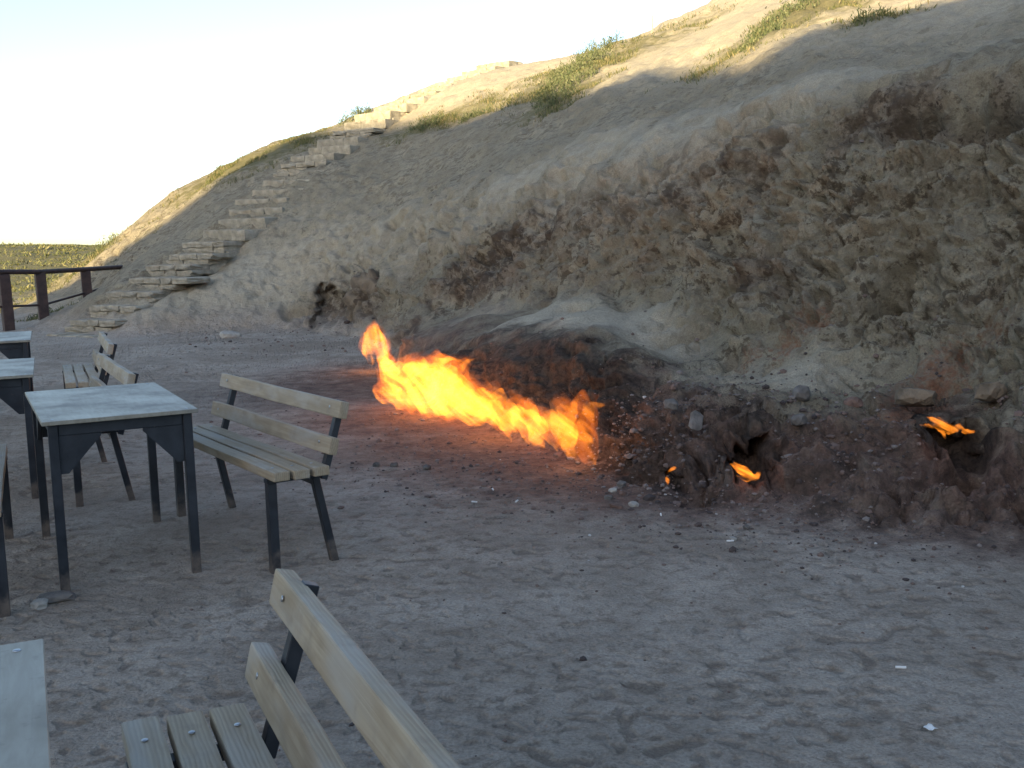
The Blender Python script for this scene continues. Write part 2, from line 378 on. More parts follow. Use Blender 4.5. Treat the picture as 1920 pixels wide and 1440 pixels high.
SPOTS['dust_sun'] = [(0.94,9.08,0.73,0.5,0.9),(1.25,8.72,0.6,0.4,0.7),(0.22,10.36,0.74,0.75,1),(0.76,9.53,0.77,0.7,1),(-0.39,12.07,0.63,0.65,0.8),(1.21,9.08,0.68,0.5,0.8),(1.5,7.81,0.52,0.5,0.6),(1.88,7.36,0.52,0.6,0.7),(0.34,14.36,2.28,1.3,0.75),(0.95,13.17,2.41,1.3,0.75),(1.53,11.8,2.46,1.4,0.7),(2.11,10.95,2.58,1.4,0.7),(2.59,9.82,2.71,1.2,0.7),(3.18,9.49,2.79,1.0,0.6),(-0.37,14.93,2.02,1.4,0.7),(-1.2,16.24,1.7,1.5,0.7),(-2.16,17.7,1.58,1.6,0.7),(-3.17,18.5,1.34,1.8,0.7),(-4.07,18.45,1.01,1.6,0.8),(-4.85,17.95,0.7,1.5,0.8),(-5.54,17.31,0.41,1.3,0.8),(-3.71,19.64,1.91,1.8,0.5),(-4.63,19.0,1.37,1.5,0.6),(3.97,9.24,2.94,1.0,0.5)]
SPOTS['burn'] = [(1.64,6.16,0.27,0.6,0.9),(2.02,5.93,0.33,0.6,0.9),(1.76,5.95,0.22,0.6,0.9),(2.19,5.6,0.25,0.6,0.9),(2.42,5.43,0.19,0.6,0.9),(1.19,6.37,0.34,0.5,0.8),(1.45,6.03,0.15,0.5,0.9),(-1.45,11.37,0.03,2.2,0.8),(-1.69,10.73,0.01,1.6,0.55),(-0.72,9.01,-0.0,1.5,0.85),(-0.25,7.94,-0.0,1.3,0.9),(0.13,7.1,-0.0,1.1,0.9),(-0.77,7.6,-0.0,0.9,0.5),(0.44,6.57,-0.0,1.0,0.9),(0.73,6.25,0.03,0.9,0.9),(0.44,7.51,0.21,0.7,0.8),(0.76,7.02,0.32,0.8,0.95),(0.96,6.51,0.32,0.8,0.95),(1.01,6.08,0.09,0.8,0.9),(1.34,5.91,0.06,0.7,0.85),(1.71,5.78,0.13,0.8,0.85),(1.99,5.44,0.15,0.8,0.8),(2.32,5.25,0.1,0.8,0.8),(1.9,6.0,0.29,0.7,0.7),(2.38,6.35,0.5,0.5,0.8),(0.39,8.74,0.58,0.7,0.7),(-0.29,10.04,0.52,0.8,0.6),(0.73,7.75,0.55,0.7,0.8),(-0.93,12.03,0.41,0.9,0.55),(-1.31,13.65,0.48,0.8,0.5),(1.72,5.43,0.04,0.6,0.6),(2.02,5.14,0.03,0.5,0.6)]
SPOTS['soot'] = [(0.43,8.66,0.58,0.5,0.9),(0.64,7.68,0.48,0.45,0.9),(0.71,7.28,0.35,0.4,0.85),(0.77,6.54,0.19,0.35,0.7),(1.52,5.94,0.11,0.3,0.6),(1.82,5.77,0.19,0.3,0.6),(2.02,5.51,0.19,0.3,0.55),(2.47,5.69,0.34,0.3,0.6),(2.41,5.88,0.39,0.3,0.9),(2.27,5.9,0.39,0.15,0.6),(1.35,6.19,0.31,0.2,0.9),(0.09,8.88,0.39,0.6,1),(0.34,8.57,0.47,0.6,1),(0.51,8.01,0.52,0.55,1),(0.58,7.46,0.33,0.5,1),(-0.28,9.69,0.41,0.6,0.9),(0.19,9.23,0.58,0.5,0.9),(0.51,8.63,0.63,0.5,0.8),(0.01,9.44,0.52,0.6,0.9),(0.49,7.25,0.14,0.4,0.8),(-0.09,9.24,0.4,0.5,0.9),(0.18,8.91,0.48,0.55,0.9),(0.41,8.26,0.46,0.5,0.95),(0.56,7.65,0.41,0.45,0.9),(0.64,7.25,0.28,0.4,0.9),(0.63,6.81,0.11,0.35,0.9),(-0.04,10.0,0.64,0.35,0.8),(-0.24,10.09,0.56,0.4,0.8),(0.21,9.97,0.71,0.3,0.6),(-0.39,10.14,0.46,0.5,0.8),(0.35,8.0,0.33,0.4,0.9),(0.69,6.48,0.08,0.25,0.7),(0.94,6.16,0.1,0.28,0.8),(0.98,5.87,0.02,0.22,0.8),(1.1,5.89,0.04,0.2,0.7),(1.34,6.12,0.23,0.24,1),(1.37,6.07,0.17,0.2,1),(1.4,6.38,0.4,0.2,0.8),(1.45,6.69,0.45,0.2,0.6),(2.42,5.92,0.41,0.26,0.95),(2.6,6.13,0.47,0.2,0.8),(1.65,5.55,0.05,0.3,0.55),(1.83,5.35,0.06,0.3,0.6),(2.32,5.07,0.04,0.4,0.5),(1.92,8.8,1.2,0.16,0.75),(1.86,8.7,1.03,0.15,0.8),(1.96,8.33,0.98,0.2,0.55),(2.04,7.99,0.84,0.18,0.6),(1.81,8.37,0.82,0.15,0.55),(2.17,8.19,1.14,0.18,0.5),(-0.74,10.82,0.3,0.6,0.7),(-2.0,15.32,0.3,0.4,0.6),(-1.33,13.08,0.26,0.6,0.7)]
SPOTS['green'] = [(1.34,20.88,4.55,1.6,1),(2.36,21.09,5.0,1.6,0.8),(0.94,18.92,3.92,1.1,0.9),(3.64,15.19,4.19,1.4,0.9),(4.21,15.43,4.51,1.3,0.9),(4.49,15.67,4.69,1.2,0.9),(3.63,21.53,5.58,1.2,0.6),(-0.5,22.43,4.21,1.2,0.7),(-1.04,22.54,4.03,1.0,0.8),(-1.71,22.81,3.88,1.0,0.8),(-5.5,24.49,3.44,1.6,0.9),(-6.33,24.95,3.26,1.4,0.9),(-4.99,24.93,3.76,1.4,0.9),(-6.78,24.77,2.97,1.2,0.8),(-7.68,24.47,2.34,1.2,0.4),(4.2,12.74,3.83,0.7,0.7),(-7.84,23.1,1.7,1.2,0.4),(-9.16,24.8,1.5,1.0,0.7),(-8.65,20.73,0.36,1.2,0.5),(-11.32,26.01,0.48,3,0.7),(-24.64,54.85,-0.03,4,0.8),(2.35,16.2,3.74,0.8,0.4),(0.05,22.77,4.55,1.2,0.6),(-3.74,25.54,4.26,1.0,0.5)]
SPOTS['rust'] = [(2.63,6.77,0.61,0.35,0.8),(2.43,6.5,0.52,0.3,0.8),(2.21,6.23,0.46,0.3,0.7),(2.94,6.8,0.86,0.3,0.6),(2.77,6.87,0.73,0.25,0.7),(2.16,7.85,0.85,0.3,0.7),(1.97,7.85,0.7,0.25,0.7),(1.73,7.98,0.61,0.2,0.7),(2.24,7.86,0.92,0.25,0.6),(0.83,7.04,0.38,0.4,0.5),(0.98,7.38,0.47,0.4,0.4)]
SPOTS['hole'] = [(3.1,8.09,2.29,0.22,0.3),(2.94,8.29,2.28,0.2,0.28),(3.23,7.85,2.26,0.2,0.3),(3.38,7.59,2.32,0.25,0.3),(3.24,8.58,2.63,0.16,0.25),(3.37,8.02,2.48,0.14,0.2),(2.93,8.88,2.6,0.13,0.2),(1.01,5.91,0.03,0.1,0.12)]


def make_terrain():
    az = np.concatenate([np.arange(-180, -60, 4.0), np.arange(-60, -28, 0.5), np.arange(-28, 28.5, 0.06),
                         np.arange(28.5, 70, 0.4), np.arange(70, 180, 4.0)])
    caz = np.concatenate([np.arange(-180, -62, 4.0), np.arange(-60, 70, 0.25), np.arange(70, 184, 4.0)])
    rs = np.geomspace(0.35, 240, 1000)
    X = np.sin(np.radians(caz))[:, None] * rs
    Y = np.cos(np.radians(caz))[:, None] * rs
    mz, mh, mb = macro(X, Y)
    # along azimuth to the fine columns
    j = np.clip(np.searchsorted(caz, az) - 1, 0, len(caz) - 2)
    w = ((az - caz[j]) / (caz[j + 1] - caz[j]))[:, None]
    fz = mz[j] * (1 - w) + mz[j + 1] * w
    fh = mh[j] * (1 - w) + mh[j + 1] * w
    fb = mb[j] * (1 - w) + mb[j + 1] * w
    NRW = 980
    na = len(az)
    dr = np.diff(rs)
    rm = 0.5 * (rs[1:] + rs[:-1])
    dz = np.diff(fz, axis=1)
    met = (np.sqrt((1.4 * dr / (rm ** 2 + 2)) ** 2 + (dz / rm) ** 2) + 0.012 * dr / rm) * (0.06 + 0.94 * sstep(1.6, 2.4, rm))
    cum = np.concatenate([np.zeros((na, 1)), np.cumsum(met, 1)], 1)
    rr = np.empty((na, NRW)); zz = np.empty((na, NRW)); hh = np.empty((na, NRW)); bb = np.empty((na, NRW))
    lr = np.log(rs)
    for i in range(na):
        t = np.linspace(0, cum[i, -1], NRW)
        rr[i] = np.exp(np.interp(t, cum[i], lr))
        zz[i] = np.interp(rr[i], rs, fz[i]); hh[i] = np.interp(rr[i], rs, fh[i]); bb[i] = np.interp(rr[i], rs, fb[i])
    s_, c_ = np.sin(np.radians(az))[:, None], np.cos(np.radians(az))[:, None]
    G = np.stack([rr * s_, rr * c_, zz], -1)
    # normals of the large form
    du = np.roll(G, -1, 0) - np.roll(G, 1, 0)
    dv = np.gradient(G, axis=1)
    N = np.cross(dv, du)
    N /= np.linalg.norm(N, axis=-1, keepdims=True) + 1e-12
    N[N[..., 2] < 0] *= -1
    cell = np.maximum(np.linalg.norm(du, axis=-1) * 0.5, np.linalg.norm(dv, axis=-1)).ravel().astype(np.float32)
    P = G.reshape(-1, 3).astype(np.float32)
    N = N.reshape(-1, 3).astype(np.float32)
    hd = hh.ravel().astype(np.float32)
    bd = bb.ravel().astype(np.float32)
    r = rr.ravel().astype(np.float32)
    steep = 1 - N[:, 2]
    hill = sstep(-0.02, 0.22, hd)
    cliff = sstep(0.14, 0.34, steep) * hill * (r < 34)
    foot = blob(P, SPOTS['rubble']) * sstep(-0.05, 0.10, hd)
    rough = np.maximum(cliff, foot)
    smooth = blob(P, SPOTS['smooth'])
    rough = rough * (1 - 0.85 * smooth)
    disp = np.zeros(len(P), np.float32)

    def lod(wl):                                   # leave out relief finer than the mesh
        return np.clip((wl / np.maximum(cell, 1e-4) - 2) / 2, 0, 1)

    # cliff: buttresses, cavities, broken earth
    ii = np.where(rough > 0.01)[0]
    Q = P[ii]
    Qw = Q + 0.16 * np.stack([perlin(Q * 1.7), perlin(Q * 1.7 + 40), perlin(Q * 1.7 + 80)], -1)
    k = rough[ii]
    d = 0.24 * fbm(Qw * (0.55, 0.55, 0.4), 3) * (1 - 0.6 * foot[ii] * (Q[:, 2] < 0.75))
    lowb = foot[ii] * (Q[:, 2] < 0.75)
    d += 0.26 * (np.abs(perlin(Qw * (1.5, 1.5, 0.9))) - 0.22) * (1 - 0.7 * lowb) - 0.085 * lowb
    d += 0.17 * (np.abs(perlin(Qw * (3.1, 3.1, 2.4) + 5)) - 0.2) * lod(0.3)[ii]
    d += 0.125 * (np.abs(perlin(Qw * (6.3, 6.3, 6.5) + 9)) - 0.2) * lod(0.16)[ii]
    d += 0.085 * fbm(Qw * (13, 13, 15), 2) * lod(0.08)[ii]
    d += 0.05 * fbm(Qw * (31, 31, 34), 2) * lod(0.035)[ii]
    lay = Qw[:, 2] * 4.2 + 0.9 * fbm(Q * 0.8 + 3, 2) + 0.25 * Q[:, 0]
    tri = np.abs((lay % 1.0) - 0.5) * 2
    d += 0.06 * (sstep(0.1, 0.8, tri) - 0.5) * sstep(-0.1, 0.25, perlin(Q * 0.9 + 11))
    hole = sstep(0.2, 0.42, perlin(Qw * (2.3, 2.3, 3.0) + 60)) * sstep(-0.2, 0.2, perlin(Q * 0.6 + 21))
    hole2 = sstep(0.22, 0.4, perlin(Qw * (5.5, 5.5, 7.5) + 13)) * sstep(-0.15, 0.25, perlin(Q * 1.1 + 71)) * lod(0.18)[ii]
    d -= 0.20 * hole + 0.11 * hole2
    led = blob(P, SPOTS['ledge'])[ii]
    d = d * (1 - 0.4 * led) + led * (0.16 * (np.abs(perlin(Qw * (2.6, 2.6, 9.5) + 15)) - 0.2) + 0.10 * (np.abs(perlin(Qw * (6, 6, 19) + 35)) - 0.2) + 0.12 * perlin(Qw * (3.5, 3.5, 4.5) + 65) + 0.07)
    crack = sstep(0.80, 0.97, 1 - 2 * np.abs(perlin(Qw * (4.2, 4.2, 5.0) + 90))) * sstep(0.0, 0.3, perlin(Q * 1.3 + 33))
    crack2 = sstep(0.78, 0.97, 1 - 2 * np.abs(perlin(Qw * (10, 10, 12) + 55))) * sstep(-0.1, 0.3, perlin(Q * 2.1 + 13)) * lod(0.06)[ii]
    d -= 0.06 * crack + 0.04 * crack2
    crumb = np.maximum(0, perlin(Qw * (17, 17, 19) + 41)) * lod(0.06)[ii]
    d += 0.05 * crumb
    disp[ii] += (d * k).astype(np.float32)
    # gentler slope: rills, lumps, crumbs
    ii = np.where((hill > 0.01) & (r < 60))[0]
    Q = P[ii]
    k = np.clip(hill[ii] - rough[ii], 0, 1)
    ks = 1 - 0.7 * smooth[ii]
    e = 0.16 * fbm(Q * 0.5 + 7, 2) + 0.07 * fbm(Q * 1.7, 2)
    rill = Q * (2.6, 0.9, 1.6)
    e += 0.06 * (np.abs(perlin(rill + 33)) - 0.2) + 0.075 * fbm(Q * 4.5, 2) * lod(0.22)[ii] * ks
    e += 0.06 * np.maximum(0, perlin(Q * 9 + 3) - 0.05) * lod(0.11)[ii] * ks + 0.03 * fbm(Q * 22, 2) * lod(0.045)[ii] * (0.4 + 0.6 * ks)
    disp[ii] += (e * k).astype(np.float32)
    # trodden yard
    ii = np.where((hill < 0.99) & (r < 45))[0]
    Q = P[ii] * (1, 1, 0)
    k = 1 - hill[ii]
    Qd = Q + 0.05 * np.stack([perlin(Q * 6 + 4), perlin(Q * 6 + 50), 0 * Q[:, 0]], -1)
    pit = 0.8 * sstep(0.14, 0.46, perlin(Qd * 6.5 + 9)) * sstep(-0.05, 0.35, perlin(Q * 1.1 + 2))
    pit = np.maximum(pit, 0.8 * sstep(0.16, 0.42, perlin(Qd * 11.5 + 29)) * sstep(-0.25, 0.15, perlin(Q * 0.9 + 8)))
    pit2 = sstep(0.15, 0.42, perlin(Qd * 19 + 3)) * lod(0.05)[ii]
    e = 0.03 * fbm(Q * 0.7 + 5, 2) - 0.007 * pit * lod(0.1)[ii] - 0.0045 * pit2
    trod = 0.25 + 0.75 * sstep(-0.2, 0.25, perlin(Q * (0.45, 0.9, 1) + 12))
    e += 0.007 * fbm(Qd * 9, 2) * lod(0.1)[ii] + trod * (0.0052 * fbm(Qd * 27 + 7, 2) * lod(0.03)[ii] + 0.004 * perlin(Q * 80) * lod(0.011)[ii])
    disp[ii] += (e * k).astype(np.float32)
    pitmask = np.zeros(len(P), np.float32)
    pitmask[ii] = np.maximum(pit, 0.7 * pit2) * k
    # opposite ridge and far hill: broad lumps
    ii = np.where((r > 22) & (hill < 0.5))[0]
    disp[ii] += (0.5 * fbm(P[ii] * 0.11, 3) * sstep(25, 60, r[ii])).astype(np.float32)
    # fire holes burnt back into the bank
    wob = 0.5 * fbm(P * 5.0 + 77, 2)
    push = np.zeros(len(P), np.float32)
    for x, y, z, rad, dep in SPOTS['hole']:
        d2 = ((P[:, 0] - x) ** 2 + (P[:, 1] - y) ** 2 + (P[:, 2] - z) ** 2) / (rad * rad)
        near = d2 < 9
        disp[near] -= (dep * np.exp(-((d2[near] * (1 + 1.2 * wob[near])) ** 2))).astype(np.float32)
    for x0, x1, z0, z1, y0, y1, dep in ((1.255, 1.45, 0.085, 0.33, 5.8, 6.6, 0.45), (2.30, 2.58, 0.345, 0.44, 5.5, 6.4, 0.28), (-3.15, -2.35, 0.34, 0.86, 15.8, 18.2, 0.42), (0.83, 0.93, 0.04, 0.15, 5.9, 6.5, 0.16)):
        wx = sstep(x0 - 0.03, x0 + 0.02, P[:, 0] + 0.16 * wob) * (1 - sstep(x1 - 0.02, x1 + 0.03, P[:, 0] - 0.16 * wob))
        wz = sstep(z0 - 0.03, z0 + 0.03, P[:, 2]) * (1 - sstep(z1 - 0.012, z1 + 0.012, P[:, 2] + 0.06 * wob))
        push = np.maximum(push, dep * wx * (wz if z1 - z0 < 0.3 else sstep(z0 - 0.1, z0 + 0.1, P[:, 2]) * (1 - sstep(z1 - 0.12, z1 + 0.08, P[:, 2] + 0.25 * wob))) * ((P[:, 1] > y0) & (P[:, 1] < y1)))
    P2 = P + N * disp[:, None]
    P2[:, 1] += push
    # ---------------- cover masks
    mA = np.zeros((len(P), 4), np.float32)
    mB = np.zeros((len(P), 4), np.float32)
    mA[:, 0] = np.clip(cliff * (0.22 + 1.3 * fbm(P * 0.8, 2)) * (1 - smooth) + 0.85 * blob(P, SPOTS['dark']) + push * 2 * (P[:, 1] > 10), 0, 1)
    mA[:, 1] = np.clip(np.maximum(blob(P, SPOTS['dust_sun']), 0.75 * sstep(2.6, 4.2, P[:, 2] - 0.06 * P[:, 1] + 0.9) * hill * (1 - cliff)), 0, 1)  # dust patches, plus paler high topsoil brightened in place of a stronger sun
    mA[:, 2] = np.clip(blob(P, SPOTS['burn']), 0, 1)
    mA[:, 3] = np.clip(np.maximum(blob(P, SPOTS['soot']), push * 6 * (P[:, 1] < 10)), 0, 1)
    far = sstep(30, 60, r) * (1 - hill)
    mB[:, 0] = np.clip(np.maximum(blob(P, SPOTS['green']), far * 0.95), 0, 1)
    mB[:, 1] = np.clip((1 - sstep(0.0, 0.5, hd)) * (1 - sstep(22, 30, r)), 0, 1)
    mB[:, 2] = np.maximum(pitmask, np.clip(rough + 0.55 * hill * (1 - smooth), 0, 1) * sstep(0.0, 0.5, hd))
    mB[:, 3] = np.clip(blob(P, SPOTS['rust']), 0, 1)
    # ---------------- faces
    iv = np.arange(na * NRW).reshape(na, NRW)
    nx = np.roll(iv, -1, 0)
    F = np.stack([iv[:, :-1], nx[:, :-1], nx[:, 1:], iv[:, 1:]], -1).reshape(-1, 4)[:, ::-1]
    isback = (bd[F].mean(1) > 0.0)
    ishill = (hd[F].mean(1) > 0.03) & ~isback
    # small cap under the camera
    cz = float(P2[:NRW * na:NRW, 2].mean())
    earth = mat_earth()

    def part(name, sel, cap=False):
        f = F[sel]
        used = np.zeros(len(P2), bool)
        used[f.ravel()] = True
        if cap:
            used[iv[:, 0]] = True
        idx = np.cumsum(used) - 1
        v = P2[used]
        loops = idx[f].ravel()
        nf = len(f)
        starts = np.arange(nf) * 4
        a, bm_ = mA[used], mB[used]
        if cap:
            v = np.concatenate([v, [[0, 0, cz]]]).astype(np.float32)
            a = np.concatenate([a, [[0, 0, 0, 0]]]); bm_ = np.concatenate([bm_, [[0, 1, 0, 0]]])
            ring = idx[iv[:, 0]]
            tri = np.stack([ring, np.full(na, len(v) - 1), np.roll(ring, -1)], -1)
            starts = np.concatenate([starts, nf * 4 + np.arange(na) * 3])
            loops = np.concatenate([loops, tri.ravel()])
            nf += na
        me = bpy.data.meshes.new(name)
        me.vertices.add(len(v)); me.loops.add(len(loops)); me.polygons.add(nf)
        me.vertices.foreach_set("co", v.astype(np.float32).ravel())
        me.loops.foreach_set("vertex_index", loops.astype(np.int32))
        me.polygons.foreach_set("loop_start", starts.astype(np.int32))
        me.update(calc_edges=True)
        me.polygons.foreach_set("use_smooth", np.ones(nf, bool))
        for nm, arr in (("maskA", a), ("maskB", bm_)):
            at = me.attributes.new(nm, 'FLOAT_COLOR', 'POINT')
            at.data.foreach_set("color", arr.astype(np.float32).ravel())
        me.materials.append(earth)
        ob = bpy.data.objects.new(name, me)
        COL.objects.link(ob)
        ob["kind"] = "structure"
        return ob

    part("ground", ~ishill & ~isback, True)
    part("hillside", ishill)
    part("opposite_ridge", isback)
    return P2.reshape(na, NRW, 3), mB[:, 0].reshape(na, NRW), ishill, az


SURF, GREEN, _ishill, GAZ = make_terrain()


def surf_z(x, y):
    """height of the finished surface at (x, y)"""
    a = math.degrees(math.atan2(x, y))
    i = int(np.argmin(np.abs(GAZ - a)))
    rr = np.hypot(SURF[i, :, 0], SURF[i, :, 1])
    k = int(np.argmin(np.abs(rr - math.hypot(x, y))))
    return float(SURF[i, k, 2])


# ------------------------------------------------------------------ object helpers
def tag(o, label, cat, group=None):
    o["label"] = label
    o["category"] = cat
    if group:
        o["group"] = group
    return o


def empty(name, loc=(0, 0, 0), rz=0.0):
    o = bpy.data.objects.new(name, None)
    COL.objects.link(o)
    o.empty_display_size = 0.2
    o.location = loc
    o.rotation_euler = (0, 0, rz)
    return o


def link(name, me, mat, parent=None, loc=(0, 0, 0), rot=(0, 0, 0)):
    o = bpy.data.objects.new(name, me)
    COL.objects.link(o)
    if mat is not None and not me.materials:
        me.materials.append(mat)
    o.location = loc
    o.rotation_euler = rot
    o.parent = parent
    return o


def bm_mesh(bm, name, smooth=False):
    me = bpy.data.meshes.new(name)
    bm.normal_update()
    bm.to_mesh(me)
    bm.free()
    if smooth:
        me.polygons.foreach_set("use_smooth", np.ones(len(me.polygons), bool))
    return me


def box_mesh(name, sx, sy, sz, bevel=0.0, seg=2, cuts=0, wob=0.0, seed=0):
    bm = bmesh.new()
    bmesh.ops.create_cube(bm, size=1.0)
    for v in bm.verts:
        v.co = Vector((v.co.x * sx, v.co.y * sy, v.co.z * sz))
    if bevel:
        bmesh.ops.bevel(bm, geom=list(bm.edges), offset=bevel, segments=seg, profile=0.6, affect='EDGES')
    if cuts:
        bmesh.ops.subdivide_edges(bm, edges=[e for e in bm.edges if e.calc_length() > 0.5 * max(sx, sy, sz)], cuts=cuts)
    if wob:
        rn = random.Random(seed)
        for v in bm.verts:
            v.co += Vector((rn.uniform(-wob, wob), rn.uniform(-wob, wob), rn.uniform(-wob, wob)))
    return bm_mesh(bm, name)


def bar_between(name, a, b, w, d, bevel=0.002):
    """square tube from a to b (in the parent's frame); returns mesh, loc, rot"""
    a, b = Vector(a), Vector(b)
    L = (b - a).length
    me = box_mesh(name, w, d, L, bevel, 1)
    q = (b - a).to_track_quat('Z', 'Y')
    return me, (a + b) / 2, q.to_euler()


def copy_tree(o, parent=None):
    c = o.copy()
    COL.objects.link(c)
    c.parent = parent
    for ch in list(o.children):
        copy_tree(ch, c)
    return c


# ------------------------------------------------------------------ object materials
def mat_wood(name, c1, c2, grey, rough=0.62):
    m, nt, bs = new_mat(name)
    b = NB(nt)
    oc = b.n("ShaderNodeTexCoord").outputs["Object"]
    rnd = b.n("ShaderNodeObjectInfo").outputs["Random"]
    comb = b.n("ShaderNodeCombineXYZ")
    b.put(comb.inputs[0], b.math('MULTIPLY', rnd, 13.0))
    b.put(comb.inputs[1], b.math('MULTIPLY', rnd, 7.0))
    vadd = b.n("ShaderNodeVectorMath", operation='ADD')
    b.put(vadd.inputs[0], oc)
    b.put(vadd.inputs[1], comb.outputs[0])
    v = vadd.outputs[0]
    ring = b.mapping(v, (0.9, 30, 26))
    warp = b.noise(b.mapping(v, (1.6, 5, 5)), 2.0, 3)
    g1 = b.noise(ring, 2.2, 4, 0.55, 1.2)
    w = b.n("ShaderNodeTexWave", wave_type='BANDS', bands_direction='Y')
    b.put(w.inputs["Vector"], b.mapping(v, (0.25, 1.0, 0.8)))
    w.inputs["Scale"].default_value = 34
    w.inputs["Distortion"].default_value = 6.5
    w.inputs["Detail"].default_value = 2
    w.inputs["Detail Scale"].default_value = 0.7
    c = b.mix(b.ramp(g1, 0.3, 0.7), c1, c2)
    c = b.mix(b.math('MULTIPLY', w.outputs["Fac"], 0.38), c, tuple(x * 0.62 for x in c2))
    # knots
    kn = b.voro(b.mapping(v, (1.6, 6, 6)), 1.0)
    c = b.mix(b.ramp(kn, 0.16, 0.03, 0, 0.75), c, (0.10, 0.06, 0.035))
    c = b.mix(b.ramp(warp, 0.42, 0.72, 0, 0.75), c, grey)
    st = b.noise(b.mapping(v, (3, 3, 3)), 4.0, 5)
    c = b.mix(b.ramp(st, 0.55, 0.8, 0, 0.45), c, (0.17, 0.14, 0.11))
    nt.links.new(c, bs.inputs["Base Color"])
    bs.inputs["Roughness"].default_value = rough
    bs.inputs["Specular IOR Level"].default_value = 0.3
    nt.links.new(b.bump(b.math('ADD', g1, b.math('MULTIPLY', w.outputs["Fac"], 0.5)), 0.35, 0.004), bs.inputs["Normal"])
    return m


def mat_ply():
    m, nt, bs = new_mat("worn_plywood")
    b = NB(nt)
    oc = b.n("ShaderNodeTexCoord").outputs["Object"]
    rnd = b.n("ShaderNodeObjectInfo").outputs["Random"]
    comb = b.n("ShaderNodeCombineXYZ")
    b.put(comb.inputs[0], b.math('MULTIPLY', rnd, 9.0))
    vadd = b.n("ShaderNodeVectorMath", operation='ADD')
    b.put(vadd.inputs[0], oc)
    b.put(vadd.inputs[1], comb.outputs[0])
    v = vadd.outputs[0]
    g = b.noise(b.mapping(v, (14, 2.0, 6)), 3.0, 5, 0.6, 0.6)
    s = b.noise(v, 3.2, 5, 0.6)
    f = b.noise(v, 38, 3)
    c = b.mix(b.ramp(g, 0.3, 0.7), (0.25, 0.23, 0.18), (0.315, 0.295, 0.24))
    c = b.mix(b.ramp(s, 0.48, 0.66, 0, 0.8), c, (0.19, 0.18, 0.16))
    c = b.mix(b.ramp(f, 0.6, 0.75, 0, 0.4), c, (0.13, 0.11, 0.085))
    nt.links.new(c, bs.inputs["Base Color"])
    nt.links.new(b.ramp(s, 0.3, 0.7, 0.38, 0.6), bs.inputs["Roughness"])
    bs.inputs["Specular IOR Level"].default_value = 0.38
    nt.links.new(b.bump(g, 0.12, 0.002), bs.inputs["Normal"])
    return m


def mat_paint():
    m, nt, bs = new_mat("black_paint")
    b = NB(nt)
    oc = b.n("ShaderNodeTexCoord").outputs["Object"]
    pos = b.n("ShaderNodeNewGeometry").outputs["Position"]
    sx = b.n("ShaderNodeSeparateXYZ")
    b.put(sx.inputs[0], pos)
    s = b.noise(pos, 9, 5, 0.65)
    f = b.noise(pos, 45, 4, 0.7)
    c = b.mix(b.ramp(s, 0.35, 0.7), (0.013, 0.016, 0.022), (0.026, 0.031, 0.040))
    # dried mud and rust low on the legs, chips elsewhere
    low = b.math('ADD', b.ramp(sx.outputs[2], 0.30, 0.02), b.math('MULTIPLY', b.math('SUBTRACT', s, 0.5), 1.3))
    c = b.mix(b.ramp(low, 0.75, 1.15, 0, 0.85), c, (0.16, 0.125, 0.10))
    c = b.mix(b.ramp(f, 0.66, 0.74, 0, 0.6), c, (0.10, 0.075, 0.06))
    nt.links.new(c, bs.inputs["Base Color"])
    nt.links.new(b.ramp(s, 0.3, 0.7, 0.32, 0.55), bs.inputs["Roughness"])
    nt.links.new(b.bump(f, 0.25, 0.002), bs.inputs["Normal"])
    return m


def mat_plain(name, col, rough=0.8, metal=0.0, var=0.35, scale=9, bump=0.3, dist=0.01):
    m, nt, bs = new_mat(name)
    b = NB(nt)
    oc = b.n("ShaderNodeTexCoord").outputs["Object"]
    n = b.noise(oc, scale, 6, 0.62)
    n2 = b.noise(oc, scale * 5, 4, 0.6)
    c = b.mix(b.ramp(n, 0.3, 0.7), tuple(x * (1 - var) for x in col), tuple(min(0.9, x * (1 + var)) for x in col))
    rnd = b.n("ShaderNodeObjectInfo").outputs["Random"]
    c = b.mix(b.math('MULTIPLY', rnd, 0.35), c, tuple(x * 0.6 for x in col))
    nt.links.new(c, bs.inputs["Base Color"])
    bs.inputs["Roughness"].default_value = rough
    bs.inputs["Metallic"].default_value = metal
    if bump:
        nt.links.new(b.bump(b.math('ADD', n, b.math('MULTIPLY', n2, 0.4)), bump, dist), bs.inputs["Normal"])
    return m


M_SEAT = mat_wood("bench_pine", (0.42, 0.345, 0.24), (0.34, 0.265, 0.175), (0.39, 0.36, 0.31))
M_PLY = mat_ply()
M_PAINT = mat_paint()
M_BOLT = mat_plain("zinc", (0.45, 0.46, 0.48), 0.35, 1.0, 0.15, 30, 0.1, 0.001)
M_LIME = mat_plain("limestone", (0.335, 0.302, 0.236), 0.95, 0, 0.32, 6, 0.8, 0.03)
M_FENCE = mat_plain("brown_paint", (0.055, 0.030, 0.026), 0.6, 0, 0.4, 8, 0.3, 0.01)
M_STONE = mat_plain("grey_stone", (0.155, 0.14, 0.125), 0.92, 0, 0.35, 12, 0.6, 0.02)
M_RED = mat_plain("fired_stone", (0.17, 0.105, 0.08), 0.95, 0, 0.4, 14, 0.6, 0.02)
M_PALE = mat_plain("pale_stone", (0.38, 0.355, 0.31), 0.9, 0, 0.2, 14, 0.5, 0.02)
M_DARK = mat_plain("dark_shale", (0.12, 0.11, 0.096), 0.96, 0, 0.55, 9, 1.0, 0.05)
M_BROWN = mat_plain("brown_earth_rock", (0.17, 0.132, 0.092), 0.97, 0, 0.6, 4, 1.0, 0.05)
M_WHITE = mat_plain("white_paper", (0.75, 0.75, 0.73), 0.8, 0, 0.06, 20, 0.0)


